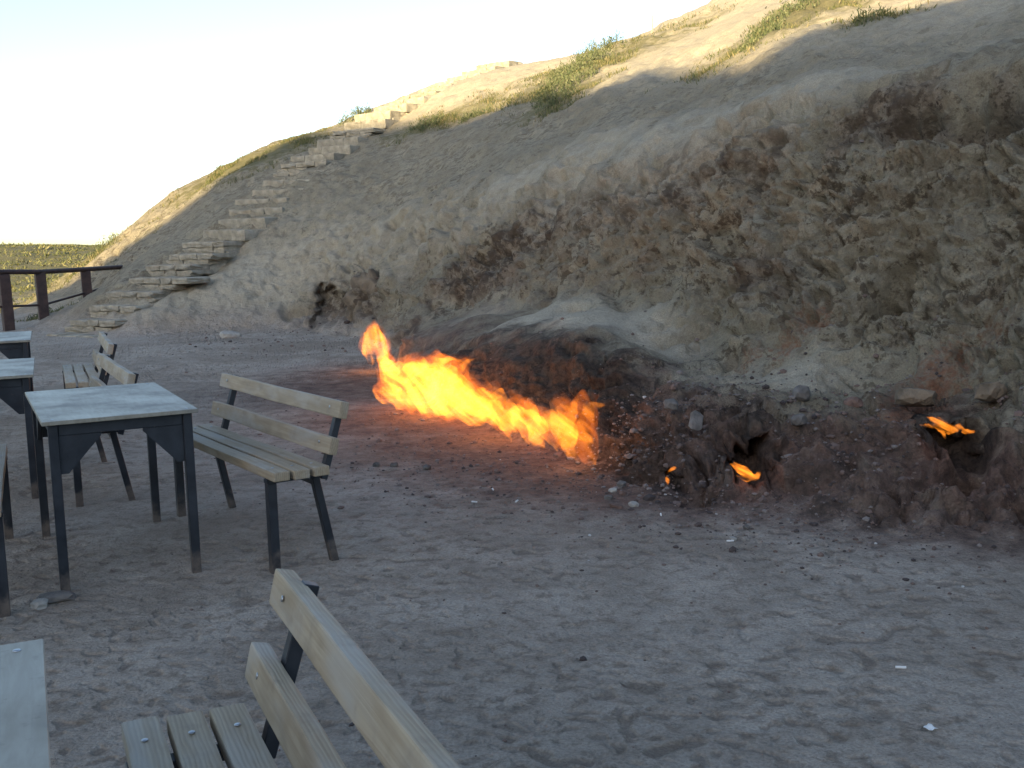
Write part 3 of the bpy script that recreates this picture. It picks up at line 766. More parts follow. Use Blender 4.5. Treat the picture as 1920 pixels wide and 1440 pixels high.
# ------------------------------------------------------------------ stone stairs
def stair_at(n):
    for a, c in zip(STAIR[:-1], STAIR[1:]):
        if n <= c[0]:
            break
    t = (n - a[0]) / (c[0] - a[0])
    return Vector([a[i] + (c[i] - a[i]) * t for i in (1, 2, 3)])


def block_mesh(name, sx, sy, sz, seed):
    bm = bmesh.new()
    bmesh.ops.create_cube(bm, size=1.0)
    for v in bm.verts:
        v.co = Vector((v.co.x * sx, v.co.y * sy, v.co.z * sz))
    bmesh.ops.subdivide_edges(bm, edges=list(bm.edges), cuts=2, use_grid_fill=True)
    rn = random.Random(seed)
    for v in bm.verts:
        k = 0.009 if rn.random() > 0.2 else 0.026
        v.co += Vector((rn.uniform(-k, k), rn.uniform(-k, k), rn.uniform(-k, k) * 0.6))
    bmesh.ops.bevel(bm, geom=[e for e in bm.edges if len(e.link_faces) == 2 and e.calc_face_angle(0) > 0.9], offset=0.010, segments=1, affect='EDGES')
    return bm_mesh(bm, name)


def make_stairs():
    root = empty("stone_stairs", stair_at(1))
    tag(root, "long flight of pale limestone block steps climbing the hillside from the fence to the skyline", "stairs")
    o0 = root.location.copy()
    tall = {w: [block_mesh("stone_block", w, 0.50, 0.196, 10 * i + int(w * 100)) for i in range(3)] for w in (0.28, 0.37, 0.46)}
    flat = {w: [block_mesh("stone_block", w, 0.50, 0.097, 70 + 10 * i + int(w * 100)) for i in range(3)] for w in (0.28, 0.37, 0.46)}
    foot = block_mesh("footing_block", 1.06, 0.46, 0.40, 5)
    rn = random.Random(5)
    for n in range(1, 31):
        c = stair_at(n)
        t = (stair_at(min(30, n + 0.6)) - stair_at(max(1, n - 0.6)))
        t.z = 0
        t.normalize()
        if n < 5:
            t = (t + Vector((0.1, 0.25, 0))).normalized()
        side = Vector((t.y, -t.x, 0))
        ang = math.atan2(side.y, side.x)
        two = n <= 6 or rn.random() < 0.3
        for course in range(2 if two else 1):
            ws = rn.choice([(0.37, 0.46, 0.28), (0.46, 0.28, 0.37), (0.28, 0.46, 0.37), (0.37, 0.37, 0.37)])
            if n == 5 and course == 0:
                ws = ws + (0.37,)
            x = -1.11 / 2 + rn.uniform(-0.09, 0.09)
            for w in ws:
                hh = 0.0485 if two else 0.098
                off = side * (x + w / 2) + t * (rn.uniform(-0.012, 0.012) + (0.012 if course else 0.0))
                p = c + off + Vector((0, 0, -hh - (0.05 if n > 18 else 0.025 if n > 6 else 0.0) - course * 0.1 + rn.uniform(-0.006, 0.006)))
                link("stone_block", rn.choice((flat if two else tall)[w]), M_LIME, root, p - o0,
                     (rn.uniform(-0.02, 0.02), rn.uniform(-0.02, 0.02), ang + rn.uniform(-0.025, 0.025)))
                x += w + 0.005
        link("footing_block", foot, M_LIME, root, c + t * 0.035 + Vector((0, 0, -0.40)) - o0, (0, 0, ang))
    return root


make_stairs()


# ------------------------------------------------------------------ fence by the stairs
def make_fence():
    posts = [(-8.51, 18.55), (-8.2, 19.25), (-7.85, 20.4), (-7.55, 21.6)]
    root = empty("wooden_fence", (posts[0][0], posts[0][1], 0.2))
    tag(root, "dark brown post and rail fence ending at the foot of the stone stairs", "fence")
    o0 = Vector(root.location)
    d = Vector((posts[1][0] - posts[0][0], posts[1][1] - posts[0][1], 0))
    for i, (x, y) in enumerate(posts):
        z0 = surf_z(x, y) - 0.3
        z1 = 1.17 + 0.01 * (i % 2)
        me = box_mesh("post", 0.17, 0.15, z1 - z0, 0.008, 1, 3, 0.006, i)
        link("post", me, M_FENCE, root, Vector((x, y, (z0 + z1) / 2)) - o0, (0.01 * i, -0.015, R(38 - 6 * i)))
    pts = [(-11.2, 15.4), (-9.6, 16.95)] + posts + [(-7.05, 23.2)]
    for k, (z, w) in enumerate(((1.2, 0.085), (0.62, 0.04))):
        bm = bmesh.new()
        ring_prev = None
        pp = [Vector((x, y, z + (0.15 * max(0, i - 3) if k else 0.0) + 0.012 * ((i * 7) % 3 - 1))) for i, (x, y) in enumerate(pts[:6 if k else 7])]
        for i, p in enumerate(pp):
            t = (pp[min(i + 1, len(pp) - 1)] - pp[max(i - 1, 0)]).normalized()
            s = t.cross(Vector((0, 0, 1))).normalized()
            u = s.cross(t)
            q = p + s * (0.03 if not k else 0.0)
            ring = [bm.verts.new(q - o0 + (s * math.cos(a) + u * math.sin(a)) * w / 2) for a in [j * math.pi / 4 for j in range(8)]]
            if ring_prev:
                for j in range(8):
                    bm.faces.new((ring_prev[j], ring_prev[(j + 1) % 8], ring[(j + 1) % 8], ring[j]))
            else:
                bm.faces.new(ring)
            ring_prev = ring
        bm.faces.new(ring_prev)
        bmesh.ops.recalc_face_normals(bm, faces=bm.faces)
        link("top_rail" if not k else "lower_rail", bm_mesh(bm, "rail", True), M_FENCE, root)
    # two posts further along, left of the picture
    for i, (x, y) in enumerate(pts[:2]):
        z0 = surf_z(x, y) - 0.3
        link("post", box_mesh("post", 0.17, 0.15, 1.17 - z0, 0.008, 1), M_FENCE, root, Vector((x, y, (z0 + 1.17) / 2)) - o0, (0, 0, R(40)))


make_fence()


# ------------------------------------------------------------------ benches
def bolt_mesh():
    bm = bmesh.new()
    bmesh.ops.create_uvsphere(bm, u_segments=12, v_segments=6, radius=0.0075)
    for v in bm.verts:
        v.co.z *= 0.3
    return bm_mesh(bm, "bolt", True)


BOLT = bolt_mesh()


def plank_mesh(name, L, w, t, seed):
    """planed board along x with worn, softly wavy arrises"""
    bm = bmesh.new()
    bmesh.ops.create_cube(bm, size=1.0)
    for v in bm.verts:
        v.co = Vector((v.co.x * L, v.co.y * w, v.co.z * t))
    bmesh.ops.bevel(bm, geom=list(bm.edges), offset=0.006, segments=2, profile=0.6, affect='EDGES')
    bmesh.ops.subdivide_edges(bm, edges=[e for e in bm.edges if e.calc_length() > 0.5], cuts=9)
    rn = random.Random(seed)
    ph = [rn.uniform(0, 6) for _ in range(4)]
    for v in bm.verts:
        x = v.co.x
        v.co.z += 0.0018 * math.sin(3.1 * x + ph[0]) + 0.0008 * math.sin(9 * x + ph[1])
        v.co.y += 0.0022 * math.sin(2.3 * x + ph[2]) + 0.0009 * math.sin(11 * x + ph[3])
    me = bm_mesh(bm, name, False)
    return me


BENCH = dict(L=1.60, seat_z=0.475, legx=0.685)


def make_bench():
    root = empty("garden_bench")
    L, lx = BENCH["L"], BENCH["legx"]
    w, t = 0.075, 0.042
    for i, y in enumerate((0.0375, 0.1275, 0.2175)):
        p = link("seat_plank", plank_mesh("seat_plank", L, w, t, i), M_SEAT, root, (0.006 * (i - 1), y, BENCH["seat_z"] - t / 2))
        for s in (-1, 1):
            link("bolt", BOLT, M_BOLT, p, (s * lx, 0, t / 2 + 0.0015))
    lean = math.atan(0.246)
    for i, (y, z) in enumerate(((0.284, 0.560), (0.343, 0.716))):
        p = link("back_plank", plank_mesh("back_plank", L, t, 0.078, 5 + i), M_SEAT, root, (0.004 * i, y, z), (-lean, 0, 0))
        for s in (-1, 1):
            link("bolt", BOLT, M_BOLT, p, (s * lx, -t / 2 - 0.0015, 0.004), (math.pi / 2, 0, 0))
    for s in (-1, 1):
        x = s * lx
        me, l, r_ = bar_between("front_leg", (x, 0.022, -0.03), (x, 0.022, 0.412), 0.042, 0.042, 0.003)
        link("front_leg", me, M_PAINT, root, l, r_)
        me, l, r_ = bar_between("rear_leg", (x, 0.318, -0.03), (x, 0.232, 0.412), 0.036, 0.036, 0.003)
        link("rear_leg", me, M_PAINT, root, l, r_)
        me, l, r_ = bar_between("seat_bearer", (x, -0.002, 0.4215), (x, 0.262, 0.4215), 0.042, 0.021, 0.002)
        link("seat_bearer", me, M_PAINT, root, l, r_)
        me, l, r_ = bar_between("back_support", (x, 0.2735, 0.395), (x, 0.384, 0.748), 0.034, 0.032, 0.002)
        link("back_support", me, M_PAINT, root, l, r_)
    me, l, r_ = bar_between("stretcher", (-lx, 0.232, 0.385), (lx, 0.232, 0.385), 0.022, 0.022, 0.002)
    link("stretcher", me, M_PAINT, root, l, r_)
    return root


bench0 = make_bench()
BENCHES = [  # front-edge centre, heading, label
    (-0.505, 1.425, -1.156, "pine bench nearest the camera, its backrest cut off by the lower picture edge"),
    (-1.487, 5.344, -0.982, "pine bench with plank backrest and black legs between the middle table and the big flame"),
    (-2.857, 6.827, -1.107, "pine bench partly hidden behind the middle table, nearer of the two with silvery backrests"),
    (-3.734, 9.065, -1.169, "farthest pine bench with silvery planks, standing toward the stone stairs behind another bench"),
    (-2.327, 4.907, -1.156 + math.pi, "bench at the left picture edge with only a plank end and black legs showing"),
]
for i, (x, y, a, lab) in enumerate(BENCHES):
    o = bench0 if i == 0 else copy_tree(bench0)
    o.location = (x, y, surf_z(x, y) * 0.5 if y > 8 else 0.0)
    o.rotation_euler = (0, 0, a)
    tag(o, lab, "bench", "slatted pine benches with black steel legs")


# ------------------------------------------------------------------ tables
def gusset_mesh(a, b, t):
    bm = bmesh.new()
    pts = [(0, 0), (a, 0), (a, -0.012), (0.03, -b), (0, -b)]
    lo = [bm.verts.new((x, -t / 2, z)) for x, z in pts]
    hi = [bm.verts.new((x, t / 2, z)) for x, z in pts]
    n = len(pts)
    bm.faces.new(lo)
    bm.faces.new(hi[::-1])
    for i in range(n):
        bm.faces.new((lo[i], hi[i], hi[(i + 1) % n], lo[(i + 1) % n]))
    bmesh.ops.recalc_face_normals(bm, faces=bm.faces)
    return bm_mesh(bm, "gusset")


def make_table():
    root = empty("garden_table")
    L, W, l, w = 1.192, 0.645, 1.10, 0.556
    top = link("table_top", box_mesh("table_top", W, L, 0.018, 0.002, 1), M_PLY, root, (0, 0, 0.741))
    for sx in (-1, 1):
        for sy in (-1, 1):
            link("table_bolt", BOLT, M_BOLT, top, (sx * (w / 2), sy * (l / 2), 0.0095))
    lw = 0.04
    for sx in (-1, 1):
        for sy in (-1, 1):
            me, lo, r_ = bar_between("leg", (sx * w / 2, sy * l / 2, -0.03), (sx * w / 2, sy * l / 2, 0.731), lw, lw, 0.003)
            link("leg", me, M_PAINT, root, lo, r_)
    ga, gb = gusset_mesh(0.17, 0.165, 0.012), gusset_mesh(0.20, 0.17, 0.012)
    for sy in (-1, 1):
        me = box_mesh("apron", w - lw - 0.002, 0.02, 0.05, 0.002, 1)
        link("apron", me, M_PAINT, root, (0, sy * l / 2, 0.705))
        for sx in (-1, 1):
            link("gusset", ga, M_PAINT, root, (sx * (w / 2 - lw / 2 - 0.001), sy * l / 2, 0.679), (0, 0, 0 if sx < 0 else math.pi))
    for sx in (-1, 1):
        me = box_mesh("apron", 0.02, l - lw - 0.002, 0.05, 0.002, 1)
        link("apron", me, M_PAINT, root, (sx * w / 2, 0, 0.705))
        for sy in (-1, 1):
            link("gusset", gb, M_PAINT, root, (sx * w / 2, sy * (l / 2 - lw / 2 - 0.001), 0.679), (0, 0, math.pi / 2 if sy < 0 else -math.pi / 2))
    return root


table0 = make_table()
TABLES = [
    (-1.954, 5.203, 0.467, 0.0, "plywood table on black legs with triangular gussets, standing beside the bench in the middle"),
    (-3.36, 6.86, 0.40, 0.0, "pale table cut by the left picture edge, next behind the middle table"),
    (-4.46, 9.36, 0.40, 0.02, "farthest pale table, cut by the left picture edge below the fence"),
    (-0.915, 1.235, 0.415, 0.0, "table in the lower left corner with only its worn plywood top showing"),
]
for i, (x, y, a, z, lab) in enumerate(TABLES):
    o = table0 if i == 0 else copy_tree(table0)
    o.location = (x, y, z)
    o.rotation_euler = (0, 0, a)
    tag(o, lab, "table", "plywood tables on black steel legs")


# ------------------------------------------------------------------ flames (glowing gas: emission volumes)
def mat_flame(name, strength, flow, scale, lo=0.36, hi=0.66, col=(1.0, 0.27, 0.02)):
    m = bpy.data.materials.new(name)
    m.use_nodes = True
    nt = m.node_tree
    for n in list(nt.nodes):
        if n.type != 'OUTPUT_MATERIAL':
            nt.nodes.remove(n)
    b = NB(nt)
    out = [n for n in nt.nodes if n.type == 'OUTPUT_MATERIAL'][0]
    pos = b.n("ShaderNodeNewGeometry").outputs["Position"]
    f = Vector(flow).normalized()
    rot = f.to_track_quat('Y', 'Z').inverted().to_euler()
    al = b.mapping(pos, (1, 1, 1), rot)
    v = b.mapping(al, (scale * 1.0, scale * 0.17, scale * 1.0))
    n1 = b.noise(v, 1.0, 3, 0.6, 1.0)
    n2 = b.noise(b.mapping(al, (scale * 2.4, scale * 0.22, scale * 2.4)), 1.0, 2, 0.5, 0.5)
    d = b.math('ADD', b.ramp(n1, lo, hi), b.math('MULTIPLY', b.math('SUBTRACT', n2, 0.5), 0.8))
    d = b.math('MAXIMUM', d, 0.0)
    d = b.math('MULTIPLY', d, strength)
    em = b.n("ShaderNodeEmission")
    em.inputs[0].default_value = (*col, 1)
    b.put(em.inputs[1], d)
    nt.links.new(em.outputs[0], out.inputs["Volume"])
    m.cycles.volume_step_rate = 0.12
    return m


FLAMES = {
    'main': [[(-1.068,9.9,0.267,0.07),(-1.166,10.2,0.334,0.07),(-1.223,10.3,0.446,0.06),(-1.282,10.4,0.535,0.03)],[(0.537,6.85,-0.011,0.015),(0.498,6.95,0.089,0.05),(0.466,7.1,0.239,0.09),(0.511,7.2,0.347,0.05),(0.586,7.25,0.367,0.015)],[(0.456,7.0,0.027,0.02),(0.383,7.2,0.153,0.08),(0.32,7.35,0.238,0.1),(0.421,7.5,0.331,0.04),(0.481,7.55,0.36,0.012)],[(0.314,7.3,0.045,0.02),(0.214,7.5,0.161,0.07),(0.09,7.8,0.191,0.07),(0.151,7.9,0.264,0.03)],[(0.142,7.75,0.015,0.02),(0.05,7.9,0.117,0.06),(-0.127,8.2,0.187,0.08),(-0.254,8.5,0.237,0.09),(-0.387,8.7,0.277,0.06)],[(-0.031,7.95,0.007,0.015),(-0.068,8.1,0.107,0.05),(-0.192,8.4,0.174,0.08),(-0.345,8.7,0.246,0.11),(-0.486,9.0,0.329,0.12),(-0.407,9.1,0.418,0.05),(-0.306,9.1,0.514,0.012)],[(-0.241,8.6,0.043,0.03),(-0.395,8.8,0.133,0.12),(-0.629,9.1,0.198,0.12),(-0.888,9.5,0.235,0.11),(-1.113,9.9,0.356,0.09),(-1.222,10.1,0.411,0.03)],[(-0.436,8.85,0.025,0.02),(-0.56,9.0,0.107,0.09),(-0.781,9.3,0.161,0.15),(-0.993,9.6,0.173,0.12),(-1.195,9.9,0.138,0.05),(-1.291,10.0,0.112,0.015)],[(-0.74,9.3,0.035,0.03),(-0.917,9.5,0.089,0.09),(-1.089,9.8,0.075,0.06),(-1.254,10.0,0.061,0.02)],[(-1.024,9.6,-0.003,0.015),(-1.089,9.8,0.075,0.05),(-1.068,9.9,0.257,0.1),(-0.91,9.8,0.343,0.08),(-0.709,9.7,0.406,0.055),(-0.536,9.6,0.422,0.035),(-0.367,9.5,0.447,0.012)],[(-0.584,9.1,0.229,0.12),(-0.592,9.3,0.336,0.1),(-0.741,9.5,0.41,0.05),(-0.794,9.5,0.496,0.015)],[(0.378,7.15,0.061,0.015),(0.334,7.3,0.155,0.06),(0.286,7.4,0.231,0.08)],[(0.213,7.55,0.012,0.012),(0.187,7.65,0.098,0.06),(0.147,7.8,0.17,0.08)],[(-0.488,8.9,0.098,0.03),(-0.628,9.1,0.23,0.14),(-0.783,9.4,0.32,0.13),(-0.938,9.7,0.374,0.07),(-1.013,9.8,0.427,0.02)],[(-0.305,8.7,0.167,0.05),(-0.464,9.0,0.306,0.12),(-0.591,9.3,0.364,0.1),(-0.671,9.5,0.427,0.05),(-0.636,9.5,0.491,0.015)],[(-0.942,9.5,0.043,0.03),(-1.013,9.7,0.16,0.09),(-1.127,9.9,0.249,0.08),(-1.195,10.0,0.298,0.02)],[(0.089,7.8,0.172,0.05),(0.015,8.1,0.226,0.05),(-0.106,8.4,0.268,0.04),(-0.147,8.5,0.319,0.015)],[(0.353,7.3,0.209,0.08),(0.367,7.4,0.284,0.06),(0.311,7.5,0.345,0.015)],[(-0.131,8.25,0.064,0.015),(-0.193,8.4,0.133,0.06),(-0.3,8.6,0.203,0.1)]],
    'plume': [[(-1.431,12.3,0.096,0.03),(-1.472,12.3,0.267,0.1),(-1.54,12.3,0.389,0.14),(-1.509,12.3,0.533,0.06),(-1.471,12.3,0.605,0.015)],[(-1.56,12.3,0.184,0.04),(-1.614,12.3,0.331,0.08),(-1.596,12.3,0.475,0.06),(-1.544,12.3,0.564,0.02)],[(-1.454,12.3,0.133,0.05),(-1.422,12.3,0.308,0.06),(-1.407,12.3,0.398,0.015)]],
    'hole': [[(1.359,6.002,0.105,0.012),(1.318,6.002,0.131,0.026),(1.27,6.002,0.159,0.03),(1.213,6.002,0.188,0.008)],[(1.252,6.002,0.12,0.008),(1.3,6.002,0.104,0.016),(1.353,6.002,0.099,0.012),(1.365,6.002,0.135,0.014)],[(1.294,6.002,0.146,0.02),(1.255,6.002,0.184,0.012),(1.228,6.002,0.203,0.005)]],
    'right': [[(2.298,5.731,0.356,0.006),(2.286,5.731,0.385,0.014),(2.256,5.731,0.42,0.02),(2.211,5.731,0.43,0.014),(2.16,5.731,0.431,0.005)],[(2.348,5.731,0.4,0.02),(2.296,5.731,0.425,0.03),(2.25,5.731,0.452,0.02),(2.199,5.731,0.468,0.005)],[(2.319,5.731,0.39,0.018),(2.362,5.731,0.412,0.016),(2.375,5.731,0.423,0.012),(2.399,5.731,0.382,0.012),(2.461,5.731,0.389,0.005)],[(2.393,5.731,0.382,0.012),(2.416,5.731,0.396,0.012),(2.458,5.731,0.395,0.005)]],
    'twin_low': [[(0.87,6.087,0.066,0.006),(0.867,6.087,0.091,0.016),(0.861,6.087,0.116,0.004)]],
    'twin_high': [[(0.855,6.087,0.113,0.004),(0.876,6.087,0.14,0.009),(0.907,6.087,0.161,0.012),(0.919,6.087,0.157,0.004)]]
}


def flame_mesh(name, tubes, voxel, wob, freq):
    bm = bmesh.new()
    for tube in tubes:
        P = [Vector(p[:3]) for p in tube]
        Rr = [p[3] for p in tube]
        for i in range(len(P) - 1):
            n = max(2, int((P[i + 1] - P[i]).length / max(0.35 * min(Rr[i], Rr[i + 1]), voxel * 1.2)))
            for k in range(n + 1):
                t = k / n
                bmesh.ops.create_icosphere(bm, subdivisions=1, radius=max(voxel * 0.9, Rr[i] * (1 - t) + Rr[i + 1] * t),
                                           matrix=Matrix.Translation(P[i].lerp(P[i + 1], t)))
    me = bpy.data.meshes.new(name + "_blobs")
    bm.to_mesh(me)
    bm.free()
    tmp = bpy.data.objects.new("flame_tmp", me)
    COL.objects.link(tmp)
    md = tmp.modifiers.new("r", 'REMESH')
    md.mode = 'VOXEL'
    md.voxel_size = voxel
    sm = tmp.modifiers.new("s", 'SMOOTH')
    sm.iterations = 3
    sm.factor = 0.5
    dg = bpy.context.evaluated_depsgraph_get()
    ev = tmp.evaluated_get(dg)
    res = bpy.data.meshes.new_from_object(ev, depsgraph=dg)
    bpy.data.objects.remove(tmp)
    bpy.data.meshes.remove(me)
    n = len(res.vertices)
    co = np.empty(n * 3, np.float32)
    res.vertices.foreach_get("co", co)
    co = co.reshape(-1, 3)
    d = np.stack([perlin(co * freq + 3), perlin(co * freq + 43), perlin(co * freq + 83)], -1)
    d2 = np.stack([perlin(co * freq * 2.7 + 3), perlin(co * freq * 2.7 + 43), perlin(co * freq * 2.7 + 83)], -1)
    co = co + wob * d + 0.35 * wob * d2
    res.vertices.foreach_set("co", co.ravel().astype(np.float32))
    res.update()
    res.name = name
    return res


def make_flame(key, label, voxel, wob, freq, mat, lights, veil=None):
    me = flame_mesh("flame", FLAMES[key], voxel, wob, freq)
    if veil:
        o = empty("flame", FLAMES[key][0][0][:3])
        c = link("flame_core", me, mat, o, -Vector(o.location))
        fat = [[(x, y, z + 0.03, r * 1.3 + 0.012) for x, y, z, r in t] for t in FLAMES[key]]
        link("flame_veil", flame_mesh("flame_veil", fat, voxel * 1.3, wob * 1.15, freq * 0.8), veil, o, -Vector(o.location))
    else:
        o = link("flame", me, mat)
    tag(o, label, "flame", "natural gas flames along the foot of the hill")
    for i, (x, y, z, e) in enumerate(lights):
        ld = bpy.data.lights.new("flame_light", 'POINT')
        ld.energy = e
        ld.color = (1.0, 0.42, 0.12)
        ld.shadow_soft_size = 0.12
        lo = bpy.data.objects.new("flame_light", ld)
        COL.objects.link(lo)
        lo.location = (x, y, z)
    return o


MF_BIG = mat_flame("flame_big", 8.0, (-0.45, 0.75, 0.35), 8.0, 0.40, 0.68)
MF_PLUME = mat_flame("flame_plume", 8.0, (-0.15, 0.1, 1), 8.0, 0.40, 0.68)
MF_VEIL = mat_flame("flame_veil", 2.6, (-0.45, 0.6, 0.5), 6.5, 0.42, 0.74, (1.0, 0.19, 0.012))
MF_SMALL = mat_flame("flame_small", 22.0, (-0.8, 0.1, 0.4), 30.0, 0.4, 0.64)
make_flame('main', "wide bright sheet of orange flame blown along the foot of the sooty bank", 0.018, 0.06, 4.5, MF_BIG,
           [(0.42, 6.9, 0.22, 1.3), (-0.15, 8.1, 0.3, 3), (-0.8, 9.2, 0.35, 3)], MF_VEIL)
make_flame('plume', "upright orange flame at the far left end, in front of the brown outcrop", 0.016, 0.05, 6.0, MF_PLUME, [(-1.55, 12.25, 0.3, 2)], MF_VEIL)
make_flame('hole', "small orange flame in the black square hole in the bank", 0.005, 0.012, 22.0, MF_SMALL, [(1.31, 5.95, 0.19, 0.1)])
make_flame('right', "small flame with wing-like tongues, rightmost of all the flames", 0.005, 0.012, 22.0, MF_SMALL, [(2.33, 5.66, 0.44, 0.1)])
make_flame('twin_low', "tiny lower flame lick on the dark bank left of the black hole", 0.004, 0.006, 30.0, MF_SMALL, [])
make_flame('twin_high', "tiny upper flame lick on the dark bank left of the black hole", 0.004, 0.006, 30.0, MF_SMALL, [])


# ------------------------------------------------------------------ rocks and stones
def rock_mesh(name, sx, sy, sz, seed, sub=2, rough=0.28, blocky=0.0, freq=1.6, fine=0.06):
    bm = bmesh.new()
    bmesh.ops.create_icosphere(bm, subdivisions=sub, radius=1.0)
    co = np.array([v.co[:] for v in bm.verts], np.float32)
    if blocky:
        m = np.abs(co).max(1, keepdims=True)
        co = co * (1 - blocky) + co / m * 0.8 * blocky
    off = seed * 7.31
    n = fbm(co * freq + off, 3)
    f = fbm(co * freq * 4 + off, 2)
    co = co * (1 + rough * 2.2 * n[:, None] + fine * 2 * f[:, None])
    for v, c in zip(bm.verts, co):
        v.co = Vector((float(c[0]) * sx, float(c[1]) * sy, float(c[2]) * sz))
    return bm_mesh(bm, name, sub > 2)


def rock(name, pos, size, mat, label, cat, seed, sub=2, rz=0.0, tilt=(0, 0), rough=0.28, blocky=0.4, sink=0.3, group=None, freq=1.6, fine=0.06):
    me = rock_mesh(name, size[0] / 2, size[1] / 2, size[2] / 2, seed, sub, rough, blocky, freq, fine)
    o = link(name, me, mat, None, (pos[0], pos[1], pos[2] + size[2] * (0.5 - sink)), (tilt[0], tilt[1], rz))
    tag(o, label, cat, group)
    return o


def big_rock(name, pos, size, mat, label, seed, layered=False, rz=0.0):
    bm = bmesh.new()
    bmesh.ops.create_icosphere(bm, subdivisions=5, radius=1.0)
    n0 = np.array([v.co[:] for v in bm.verts], np.float32)
    co = n0 * (np.array(size, np.float32) / 2)
    o = seed * 5.7
    w = co + 0.12 * np.stack([perlin(co * 2 + o), perlin(co * 2 + o + 40), perlin(co * 2 + o + 80)], -1)
    if layered:
        d = 0.10 * fbm(w * (2.5, 2.5, 6) + o, 2) + 0.09 * (np.abs(perlin(w * (4, 4, 13) + o)) - 0.2) + 0.05 * (np.abs(perlin(w * (9, 9, 22) + o)) - 0.2) + 0.03 * fbm(w * 24 + o, 2)
    else:
        d = 0.34 * fbm(w * 1.3 + o, 2) + 0.24 * (np.abs(perlin(w * 2.7 + o)) - 0.2) + 0.13 * (np.abs(perlin(w * 6 + o)) - 0.2) + 0.07 * fbm(w * 13 + o, 2)
        d -= 0.16 * sstep(0.15, 0.4, perlin(w * 3.3 + o + 9))
    co = co + n0 * d[:, None]
    for v, c in zip(bm.verts, co):
        v.co = Vector([float(q) for q in c])
    o_ = link(name, bm_mesh(bm, name, True), mat, None, pos, (0, 0, rz))
    return tag(o_, label, "rock")


rock("limestone_slab", (-4.19, 16.33, surf_z(-4.19, 16.33)), (0.34, 0.26, 0.14), M_PALE, "pale squarish limestone slab lying at the slope foot left of the flames", "stone", 1, 2, 0.5, (0.15, 0.1), 0.12, 0.7)
rock("flat_stone", (-1.945, 4.47, 0.0), (0.17, 0.12, 0.04), M_STONE, "thin flat stone wedged under the near leg of the middle table", "stone", 2, 2, 0.3, (0, 0), 0.2, 0.6, 0.15)
rock("chip_stone", (-1.98, 4.38, 0.0), (0.075, 0.06, 0.05), M_PALE, "small pale stone chip beside the near table leg", "stone", 3, 2, 0.8, (0.2, 0), 0.3, 0.5)
for i, (u, pos, size, m, lab) in enumerate((
        ("stone", (0.57, 6.23, 0), (0.055, 0.04, 0.035), M_PALE, "small white stone, leftmost of the cluster below the right end of the big flame"),
        ("stone", (0.63, 6.34, 0), (0.07, 0.055, 0.05), M_STONE, "rounded grey stone right behind the small white stone near the big flame"),
        ("stone", (0.65, 5.86, 0), (0.07, 0.06, 0.035), M_PALE, "pale grey stone, nearest the camera in the cluster below the big flame"),
        ("stone", (0.55, 5.84, 0), (0.085, 0.05, 0.03), M_RED, "flat reddish brown stone left of the pale grey stone below the flame"),
        ("stone", (0.53, 6.04, 0), (0.055, 0.05, 0.035), M_STONE, "grey pebble between the white stone and the flat reddish stone"),
        ("stone", (0.62, 6.14, 0), (0.05, 0.045, 0.035), M_RED, "small red brown stone in the middle of the cluster below the flame"),
        ("stone", (-0.57, 7.02, 0), (0.07, 0.06, 0.045), M_DARK, "dark stone on the red ground, nearest below the middle of the big flame"),
        ("stone", (-0.80, 7.16, 0), (0.06, 0.05, 0.04), M_DARK, "dark stone on the red ground, middle one of three right of the bench"),
        ("stone", (-0.92, 7.19, 0), (0.05, 0.05, 0.04), M_DARK, "dark stone on the red ground, closest to the middle bench"),
        ("stone", (1.16, 5.36, 0), (0.04, 0.04, 0.03), M_STONE, "small grey stone on the ground below the black fire hole"),
        ("stone", (1.05, 5.16, 0), (0.045, 0.03, 0.025), M_PALE, "small pale stone at the edge of the grey ground below the fire hole"),
        ("stone", (-0.42, 2.35, 0), (0.05, 0.04, 0.03), M_STONE, "small brown clod on the ground between the seat and backrest of the nearest bench"))):
    rock(u, (pos[0], pos[1], surf_z(pos[0], pos[1])), size, m, lab, "stone", 20 + i, 2, i * 0.9, (0.1, -0.1), 0.25, 0.35, 0.25)
rock("slab_rock", (1.10, 6.48, 0.34), (0.10, 0.05, 0.15), M_STONE, "upright grey slab leaning on the red bank between the big flame and the fire hole", "rock", 41, 2, 0.3, (-0.5, 0.45), 0.12, 0.75, 0.35)
rock("block_rock", (2.77, 6.27, 0.51), (0.2, 0.18, 0.13), M_BROWN, "angular grey block above and right of the rightmost flame", "rock", 42, 2, 0.5, (-0.3, 0.2), 0.14, 0.7, 0.4)
rock("slab_rock", (2.36, 6.33, 0.48), (0.26, 0.18, 0.12), M_BROWN, "flat grey slab above and left of the rightmost flame", "rock", 43, 2, -0.2, (-0.4, 0.1), 0.14, 0.6, 0.4)
for i, (x, y, z, s, m, lab) in enumerate((
        (0.99, 6.75, 0.42, 0.10, M_STONE, "grey rock at the top of the red bank left of the upright slab"),
        (1.83, 6.85, 0.45, 0.16, M_STONE, "tan grey rock on the slope midway between the fire hole and the rightmost flame"),
        (2.03, 6.45, 0.44, 0.12, M_RED, "brown rock right of the tan grey rock above the red bank"),
        (1.68, 6.34, 0.37, 0.11, M_STONE, "blocky rock on the ledge right of the fire hole"),
        (1.88, 6.3, 0.37, 0.10, M_RED, "small brown rock right beside the blocky rock on the ledge"))):
    rock("bank_rock", (x, y, z), (s, s * 0.8, s * 0.75), m, lab, "rock", 60 + i, 2, i * 1.3, (0.2, 0.2), 0.2, 0.6, 0.45)
# brown undercut outcrop at the left end of the flames
big_rock("earth_outcrop", (-2.02, 16.75, 0.5), (0.85, 1.2, 1.15), M_BROWN, "brown earth pillar beside a dark hollow, right above the upright flame", 8)


